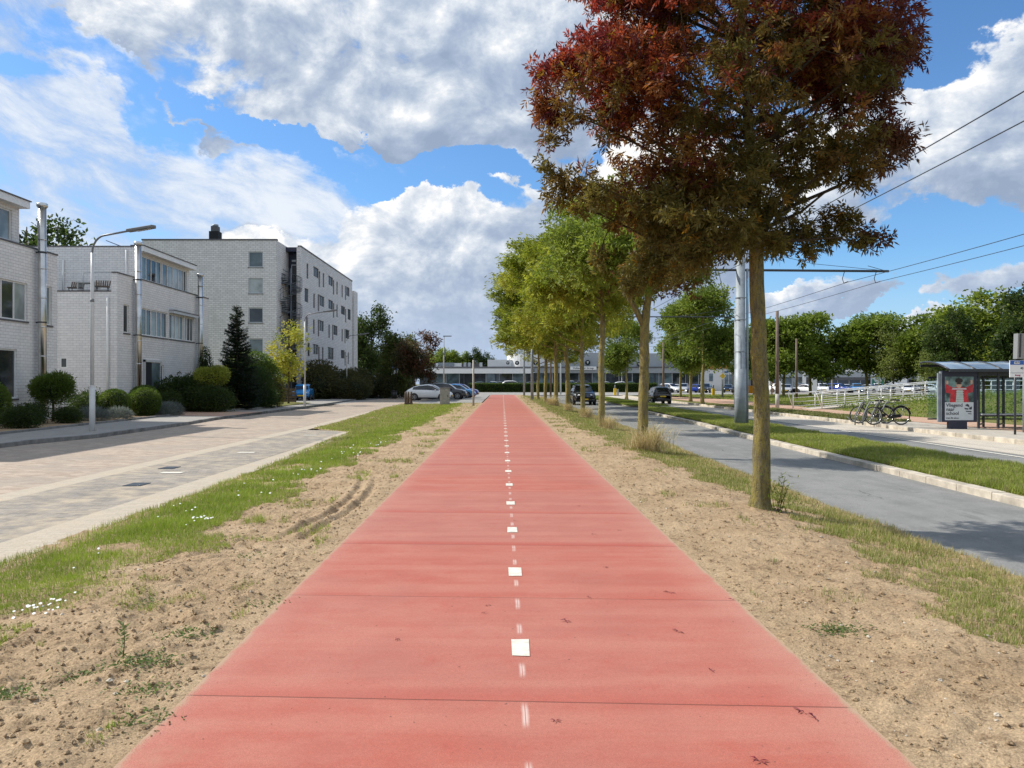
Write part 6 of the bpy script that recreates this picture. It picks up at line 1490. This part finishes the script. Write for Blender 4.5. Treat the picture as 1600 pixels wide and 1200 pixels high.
po.mat('poster_skin').poly([(a + W_ * (.49 + .10 * math.cos(t)), ypf - .008, zm + Hh * (.70 + .15 * math.sin(t))) for t in np.linspace(0, 6.28, 18)[:-1]]); po.poly([U(.04, .72, 3), U(.12, .70, 3), U(.11, .84, 3), U(.05, .85, 3)]).poly([U(.90, .70, 3), U(.97, .74, 3), U(.96, .88, 3), U(.89, .85, 3)])
po.mat('poster_hair').poly([(a + W_ * (.49 + .135 * math.cos(t)), ypf - .010, zm + Hh * (.84 + .10 * math.sin(t))) for t in np.linspace(0, 6.28, 18)[:-1]]).poly([U(.40, .70, 6), U(.58, .70, 6), U(.58, .745, 6), U(.40, .745, 6)])
# little winged drawing
po.mat('ink').poly([U(.70, -.12, 1), U(.86, -.20, 1), U(.84, -.10, 1), U(.78, -.06, 1)]).poly([U(.68, -.22, 1), U(.82, -.24, 1), U(.82, -.29, 1), U(.70, -.28, 1)]).poly([U(.84, -.22, 1), U(.95, -.16, 1), U(.94, -.28, 1), U(.86, -.29, 1)]).poly([U(.72, -.33, 1), U(.94, -.35, 1), U(.92, -.39, 1), U(.74, -.37, 1)]).poly([U(.80, -.43, 1), U(.93, -.44, 1), U(.93, -.47, 1), U(.82, -.46, 1)])
po = po.build('poster', pc); po['label'] = 'poster of a child in a red jacket above the words Vliegend naar school'
cx = a + W_ * .04
hh = zm - zb
for s_t, f in (('Vliegend', .17), ('naar', .40), ('school', .62)):
    t = text(s_t, .18, 'ink', pc, (cx, ypf - .004, zm - hh * f), align='LEFT', ext=.002); t.name = 'lettering'
t = text('met dit abon.', .09, 'ink', pc, (cx, ypf - .004, zm - hh * .88), align='LEFT', ext=.002); t.name = 'lettering'
# timetable poster at the right
B('render_white').box(WX(1595.5, SY), WX(1612, SY), SY - .12, SY - .08, WZ(633.5, SY), WZ(596, SY)).mat('magenta_print').box(WX(1596, SY), WX(1611, SY), SY - .125, SY - .121, WZ(628.5, SY), WZ(623, SY)).box(WX(1598, SY), WX(1606, SY), SY - .125, SY - .121, WZ(618, SY), WZ(616, SY)).build('timetable_case', sh)
tag(sh, 'dark metal bus shelter with a curved blue glass roof and a lit poster case', 'bus shelter')
# stop sign
y = 25.2; o = empty('bus_stop_sign', (WX(1586, y), y, 0)); B('dark_metal').cyl(0, 0, -.09, WZ(561, y) - .02, .035, n=10).build('post', o)
za, zb = WZ(589.5, y), WZ(563, y); xa, xb = WX(1576, y) - WX(1586, y), WX(1598.5, y) - WX(1586, y)
pl = B('render_white').box(xa, xb, -.06, -.035, za, zb).mat('sign_blue').box(xa + .01, xb - .01, -.064, -.061, WZ(570, y), zb - .01).mat('render_white').box(xa + .14, xb - .15, -.068, -.065, WZ(568.6, y), WZ(565, y)).mat('ink').box(xa + .02, xb - .02, -.064, -.061, WZ(583, y), WZ(582.5, y)).build('sign_plate', o, bevel=0)
text('HALTE', .055, 'ink', pl, ((xa + xb) / 2, -.07, WZ(566.8, y))).name = 'lettering'; text('43', .10, 'ink', pl, (xb - .08, -.066, WZ(575.5, y))).name = 'lettering'; text('breng', .075, 'magenta_print', pl, ((xa + xb) / 2 + .02, -.066, WZ(586.3, y))).name = 'lettering'
tag(o, 'white and blue bus stop sign on a thin dark post at the platform edge', 'bus stop sign')
y = 26.2; o = empty('display_panel', (WX(1604, y), y, 0)); m = B('galvanised').cyl(0, .1, -.09, WZ(530, y), .06, n=10).build('post', o)
m = B('fascia_grey').slab([(WX(1584.5, y) - WX(1604, y), -.2, WZ(521.5, y)), (.6, -.2, WZ(521.5, y)), (.6, .05, WZ(560.5, y)), (WX(1591, y) - WX(1604, y), .05, WZ(560.5, y))], .22, 1).build('housing', o)
B('dark_metal').bar((WX(1588.5, y) - WX(1604, y), -.21, WZ(522.5, y)), (WX(1594.5, y) - WX(1604, y), .03, WZ(558, y)), .05, .03).build('trim', o)
tag(o, 'grey departure display housing cut by the right edge of the picture', 'display')

# --- bicycle and rack -----------------------------------------------------------------------
def bicycle():
    o = empty('bicycle'); r = .35; wb = 1.12
    for x in (0, wb):
        w = empty('wheel', (x, 0, r)); w.parent = o; n = 28
        B('rubber').tube([(r * math.cos(2 * math.pi * i / n), 0, r * math.sin(2 * math.pi * i / n)) for i in range(n + 1)], .021, 6, cap=False).build('tyre', w)
        m = B('steel').tube([((r - .03) * math.cos(2 * math.pi * i / n), 0, (r - .03) * math.sin(2 * math.pi * i / n)) for i in range(n + 1)], .010, 5, cap=False).tube([(0, -.04, 0), (0, .04, 0)], .025, 8)
        for i in range(14): a_ = 2 * math.pi * i / 14; m.tube([(.02 * math.cos(a_), .02 * (-1) ** i, .02 * math.sin(a_)), ((r - .03) * math.cos(a_), 0, (r - .03) * math.sin(a_))], .0022, 3, cap=False)
        m.build('rim', w)
    fr = B('black_plastic'); bb = (.47, 0, .30); hs = (.90, 0, .88); hb = (.95, 0, .68); st_ = (.30, 0, .80)
    fr.tube([bb, hb], .022, 8).tube([bb, (.68, 0, .42), hs], .016, 8).tube([bb, st_], .018, 8).tube([(0, .05, r), bb], .011, 6).tube([(0, -.05, r), bb], .011, 6).tube([(0, .05, r), (.32, 0, .72)], .009, 6).tube([(0, -.05, r), (.32, 0, .72)], .009, 6)
    fr.tube([hb, (.93, 0, .78), hs], .022, 8).tube([(wb, .05, r), (1.0, .04, .62), (.96, 0, .72)], .013, 6).tube([(wb, -.05, r), (1.0, -.04, .62), (.96, 0, .72)], .013, 6); fr.build('frame', o)
    B('black_plastic').slab([(0, -.03, r - .06), (.45, -.03, .23), (.57, -.03, .30), (.47, -.03, .40), (.05, -.03, r + .06)], .05, 1).build('chain_case', o)
    B('steel').tube([hs, (.87, 0, 1.02), (.86, 0, 1.06)], .014, 6).tube([(.62, -.28, 1.06), (.74, -.28, 1.08), (.86, -.16, 1.08), (.86, 0, 1.06), (.86, .16, 1.08), (.74, .28, 1.08), (.62, .28, 1.06)], .012, 6).build('handlebar', o)
    B('steel').tube([st_, (.265, 0, .93)], .013, 6).build('seat_post', o); B('black_plastic').slab([(.08, -.09, .93), (.16, -.10, .97), (.44, -.02, .95), (.46, .02, .95), (.16, .10, .97), (.08, .09, .93)], .05, 2).build('saddle', o, bevel=.015)
    B('black_plastic').tube([((r + .04) * math.cos(t), 0, r + (r + .04) * math.sin(t)) for t in np.linspace(.5, 3.0, 12)], .025, 6).build('mudguard', o)
    B('steel').box(-.30, .28, -.07, .07, .77, .785).tube([(0, .06, r), (-.15, .06, .77)], .006, 4).tube([(0, -.06, r), (-.15, -.06, .77)], .006, 4).build('carrier', o)
    B('lens_red').box(-.36, -.33, -.03, .03, .60, .66).build('taillight', o); B('lens').tube([(1.02, 0, .86), (1.07, 0, .86)], [.03, .045], 8).build('headlight', o)
    B('steel').tube([bb, (.58, -.06, .18)], .010, 5).box(.53, .66, -.14, -.05, .17, .19).tube([bb, (.36, .06, .42)], .010, 5).box(.30, .42, .05, .14, .41, .43).build('crank', o)
    return o
bi = bicycle(); y = 31.2; place(bi, WX(1408, y), y, -.07, 1.03, R(182), 'black city bicycle leaning in the rack, nearest to the poster', 'bicycle', 'bicycles in the rack by the bus stop')
b2 = copy_tree(bi); place(b2, WX(1384, 32.2), 32.2, -.07, .98, R(172), 'second bicycle in the rack, mostly behind the first one', 'bicycle', 'bicycles in the rack by the bus stop')
rk0 = None
for i, px in enumerate((1336, 1348, 1361, 1374)):
    yy = 31.9 + i * .05
    if rk0 is None:
        rk0 = empty('bicycle_rack'); m = B('lamp_grey').tube([(.0, 0, -.05), (.02, 0, .30), (.22, 0, .78), (.34, 0, .92), (.44, 0, .90)], .03, 8).build('post', rk0)
        B('lamp_grey').tube([(-.32, .05, .30), (-.1, .03, .08), (.05, 0, .22), (.28, -.03, .02)], .022, 6).tube([(.04, .14, .34), (.16, .14, .55), (.30, .1, .42)], .016, 6).build('wheel_holder', rk0)
    o = rk0 if i == 0 else copy_tree(rk0); place(o, WX(px, yy), yy, -.08, 1.0, 0, ['outermost empty bicycle rack arm, furthest from the bus shelter', 'second bicycle rack arm, empty', 'third bicycle rack arm, beside the second bicycle', 'rack arm holding the front wheels of the bicycles'][i], 'bicycle rack', 'bicycle rack arms')

# --- ramp with white railings, bank -----------------------------------------------------------
def bank_h(x, y): 
    zc = np.clip((x - 21.2) * .085, 0, .86); s = np.clip((x - 21.2 - np.clip(48 - y, 0, 60) * -.02) * .5, 0, 1.2)
    return -.10 + np.minimum(zc + .05 * sstep(23, 26, x), s) * sstep(56, 51, y) * 1.0 + sstep(22.2, 25.5, x) * sstep(47, 40, y) * .45 * sstep(24, 28, x) + (fbm(x * .9, y * .9, 3, 77) - .5) * .10 * sstep(21.4, 22.5, x)
terrain('bank', bank_h, 21.05, 70.0, 90, 16, 57, 'turf_soil', 1.02)
rng = np.random.default_rng(87); n = 60000; y = rng.uniform(22, 56, n); x = rng.uniform(21.3, 50, n); q = (x < y * .78) & (x > 21.4 + fbm(x, y, 3, 4)); x, y = x[q], y[q]
P = np.stack([x, y, bank_h(x, y) + rng.uniform(0, 1, len(x)) ** 1.5 * .38 * (fbm(x * .8, y * .8, 3, 12) + .25)], 1); A = unit(rng.normal(size=P.shape) + np.array([0, 0, .8]))
Vv, Cc = leaf_quads(P, A, .15, .055, rng, 1, 0, palette(P, [(.09, .14, .02), (.16, .23, .03), (.25, .32, .05), (.33, .34, .10)], rng, 5, .9), .05)
tag(np_mesh('weeds', Vv, quads(len(Vv)), FOL, Cc), kind='stuff')
ry = 49.6
def deck(x): return -.06 + min(max(x - 20.3, 0) * .088, .84)
rmp = B('concrete_lane'); xs = [20.3, 22, 24, 26, 28, 30, 50, 75]
rmp.slab([(x, ry, deck(x) + .0) for x in xs] + [(x, ry, deck(x) - .25) for x in xs[::-1]], 2.2, 1)
tag(rmp.build('ramp'), 'grey pedestrian ramp rising to the right beside the bank', 'ramp')
for yy, x0_, lb in ((ry + .05, 20.9, 'front white railing of the ramp behind the bicycles'), (ry + 2.1, 19.8, 'rear white railing of the ramp, starting further left')):
    o = empty('railing'); m = B('white_paint'); xs = list(np.arange(x0_, 74, 1.5))
    for h_, r_ in ((1.02, .036), (.70, .018), (.42, .018), (.14, .022)): m.tube([(x, yy, deck(x) + h_) for x in xs], r_, 6)
    m.tube([(x0_, yy, deck(x0_) + 1.02), (x0_ - .35, yy, deck(x0_) + .98), (x0_ - .05, yy, deck(x0_) + .14)], .03, 6)
    m.build('rail', o)
    for x in xs[:34]: B('white_paint').cyl(x, yy, deck(x) - .05, deck(x) + 1.02, .045, n=6).build('post', o)
    tag(o, lb, 'railing', 'white ramp railings')
# trampoline frame at the left end of the platform and small white board far off
y = 96; o = empty('notice_board', (WX(1438, y), y, 0)); B('white_paint').box(-.45, .45, -.03, 0, WZ(595.5, y), WZ(589, y)).build('sign_plate', o); B('lamp_grey').cyl(0, .03, -.1, WZ(590, y), .04).build('post', o); tag(o, 'small white board on a post left of the bus shelter', 'sign')

# ------------------------------------------------------------------ small things on the ground
def fallen(seed):
    r = random.Random(seed); m = B('dead_leaf')
    for k in range(r.choice([3, 4, 5])):
        a = r.uniform(0, 6.28); l = r.uniform(.035, .06); w = l * .13; c, s = math.cos(a), math.sin(a); z1 = r.uniform(.004, .016)
        m.add([(0, 0, .004), (c * l * .5 - s * w, s * l * .5 + c * w, z1), (c * l, s * l, z1 * .6), (c * l * .5 + s * w, s * l * .5 - c * w, z1 + .002)], [(0, 1, 2, 3)])
    return m.build('fallen_leaf')
lv = [fallen(i) for i in range(4)]
pts = [(884, 971), (1060, 987), (1252, 1112), (1272, 1122), (1186, 1190), (1046, 926), (1145, 936), (921, 934), (868, 1127), (928, 835), (969, 829), (805, 814), (946, 887), (1322, 1058), (1414, 1054), (1175, 955), (904, 791), (1005, 735), (762, 946), (757, 958), (620, 1000), (1110, 1048)]
for i, (px, py) in enumerate(pts):
    o = lv[i % 4] if i < 4 else lv[i % 4].copy()
    if i >= 4: COL.objects.link(o)
    x, y = G(px, py, 0); z = 0.002 if -1.6 < x < 1.7 else float(height_right(np.array([x]), np.array([y]))[0]) + .01
    o.location = (x, y, z); o.rotation_euler.z = i * 1.7; o.scale = (.95,) * 3 if i < 6 else (.65,) * 3; tag(o, 'small dark red ash leaf fallen on the ground by the path', 'leaf', 'fallen red leaves on the path')
# daisies and pebbles
def scatter_small(name, pts, hf, maker, mat, lb=None):
    m = B(mat)
    for i, (x, y) in enumerate(pts): maker(m, x, y, float(hf(np.array([x]), np.array([y]))[0]), i)
    o = m.build(name); tag(o, kind='stuff'); return o
rnd = random.Random(4); D = []
for cx, cy, n, sp in ((66, 952, 26, .10), (312, 815, 16, .09), (300, 798, 6, .2), (470, 738, 10, .3), (525, 712, 12, .5), (385, 765, 6, .3), (585, 694, 12, .5), (150, 860, 4, .3)):
    x, y = G(cx, cy, -.03)
    for k in range(n): D.append((x + rnd.gauss(0, sp), y + rnd.gauss(0, sp * 1.5)))
def dz(m, x, y, z, i):
    r_ = .008 + .002 * (i % 3); m.disc((x, y, z + .055 + .01 * (i % 3)), (.1, -.5, 1), r_ * min(1.5, max(1, y / 8)), 7)
scatter_small('daisies', D, height_left, dz, 'curb_daisy')
def clod(m, x, y, z, i):
    r = random.Random(i); s = r.choice((1, 1, 1, 1.9)) * r.uniform(.004, .011); n = 5; vs = []
    for k in range(3):
        for j in range(n):
            a = 6.28 * j / n + k; q = s * (.6, 1.0, .35)[k] * r.uniform(.7, 1.2); vs.append((x + q * math.cos(a), y + q * math.sin(a), z + s * (-.3, .25, .75)[k]))
    m.add(vs, [(j, (j + 1) % n, n + (j + 1) % n, n + j) for j in range(n)] + [(n + j, n + (j + 1) % n, 2 * n + (j + 1) % n, 2 * n + j) for j in range(n)] + [tuple(range(2 * n, 3 * n))])
CL = [(rnd.uniform(-3.6, -1.68), 2.6 * (18 / 2.6) ** rnd.random()) for _ in range(5200)]
scatter_small('clods', CL, height_left, clod, 'sand')
CL = [(rnd.uniform(1.8, 4.6), 2.8 * (20 / 2.8) ** rnd.random()) for _ in range(5200)]
scatter_small('clods', CL, height_right, clod, 'sand')
PB = [(rnd.choice((-1, 1)) * rnd.uniform(1.7, 3.4) + .05, 2.8 * (12 / 2.8) ** rnd.random()) for _ in range(260)]
scatter_small('pebbles', PB, lambda x, y: np.where(x < 0, height_left(x, y), height_right(x, y)), clod, 'kerb_concrete')
# a few weeds in the sand: tall one at left, rosettes
def weed(x, y, h, n, lb, seed, hf, tall=False):
    rng = np.random.default_rng(seed); o = empty('weed_plant', (x, y, float(hf(np.array([x]), np.array([y]))[0]) - .005))
    if tall:
        m = B('bark_lichen').tube([(0, 0, 0), (.01, 0, h * .5), (.0, .01, h)], [.004, .003, .0015], 5).build('stem', o)
        t = rng.uniform(0, 1, n); P = np.stack([rng.normal(size=n) * .008, rng.normal(size=n) * .008, h * t], 1); a = rng.uniform(0, 6.28, n); A = np.stack([np.cos(a), np.sin(a), np.full(n, .5)], 1)
    else:
        P = rng.normal(size=(n, 3)) * np.array([.09, .07, .003]) + np.array([0, 0, .015]); a = rng.uniform(0, 6.28, n); A = np.stack([np.cos(a), np.sin(a), np.full(n, .35)], 1)
    col = palette(P + 3, [(.09, .15, .04), (.15, .22, .07), (.22, .28, .10)], rng, 2, 20)
    Vv, Cc = leaf_quads(P, unit(A), .035 if tall else .028, .011, rng, 1, 0, col, 0); np_mesh('foliage', Vv, quads(len(Vv)), FOL, Cc, o); tag(o, lb, 'weed', 'weeds growing in the sand'); return o
for i, (px, py, h, n, tall, lb) in enumerate([(192, 1030, .21, 70, 1, 'upright thin weed standing in the sand left of the path'), (225, 1040, .1, 260, 0, 'flat dark green weed patch beside the upright weed'), (300, 995, .1, 160, 0, 'small green weed patch right of and above the upright weed'), (130, 1052, .1, 120, 0, 'light green weed patch left of the upright weed'), (230, 1083, .1, 110, 0, 'green weed patch below the flat dark one'), (225, 1130, .1, 90, 0, 'sparse weed patch near the lower edge of the sand'), (10, 1082, .1, 200, 0, 'bright weed clump at the left edge of the picture'), (415, 945, .1, 60, 0, 'tiny weed close to the left path edge'), (232, 938, .1, 80, 0, 'pale weed sprig in the middle of the left sand strip'), (390, 868, .1, 60, 0, 'small weed where the tyre ruts begin')]):
    x, y = G(px, py, -.02); weed(x, y, h, n, lb, 200 + i, height_left, bool(tall))
for i, (px, py, n, lb) in enumerate([(1310, 992, 240, 'grey-green rosette of weed in the right sand strip'), (1560, 812, 0, '')][:1]):
    x, y = G(px, py, -.03); weed(x, y, .1, n, lb, 230 + i, height_right)
# suckers at the foot of the first tree
rng = np.random.default_rng(9); n = 90; o = empty('ash_shoots', (3.55, 9.75, -.08)); P = rng.normal(size=(n, 3)) * np.array([.10, .06, .14]) + np.array([0.04, 0, .26]); A = unit(rng.normal(size=(n, 3)))
Vv, Cc = leaf_quads(P, A, .06, .016, rng, 2, .04, palette(P, GREEN2, rng, 1, 5), .1); np_mesh('foliage', Vv, quads(len(Vv)), FOL, Cc, o)
m = B('bark_dark')
for i in range(9): m.tube([(rnd.uniform(-.05, .05), rnd.uniform(-.04, .04), 0), (rnd.uniform(-.12, .18), rnd.uniform(-.06, .06), rnd.uniform(.3, .5))], [.004, .002], 3)
m.build('stem', o); tag(o, 'thin green shoots at the foot of the nearest tree', 'shoots')
# drain covers in the street
for i, (px, py) in enumerate(((265, 731), (214, 757))):
    x, y = G(px, py, -.115); o = B('dark_metal').box(x - .15, x + .15, y - .2, y + .2, -.13, -.108).build('drain_cover'); tag(o, ['iron drain cover further along the parking strip', 'iron drain cover nearer in the parking strip'][i], 'drain cover', 'drain covers in the street')
print('OBJECTS', len(bpy.data.objects), 'POLYS', sum(len(o.data.polygons) for o in bpy.data.objects if o.type == 'MESH'))
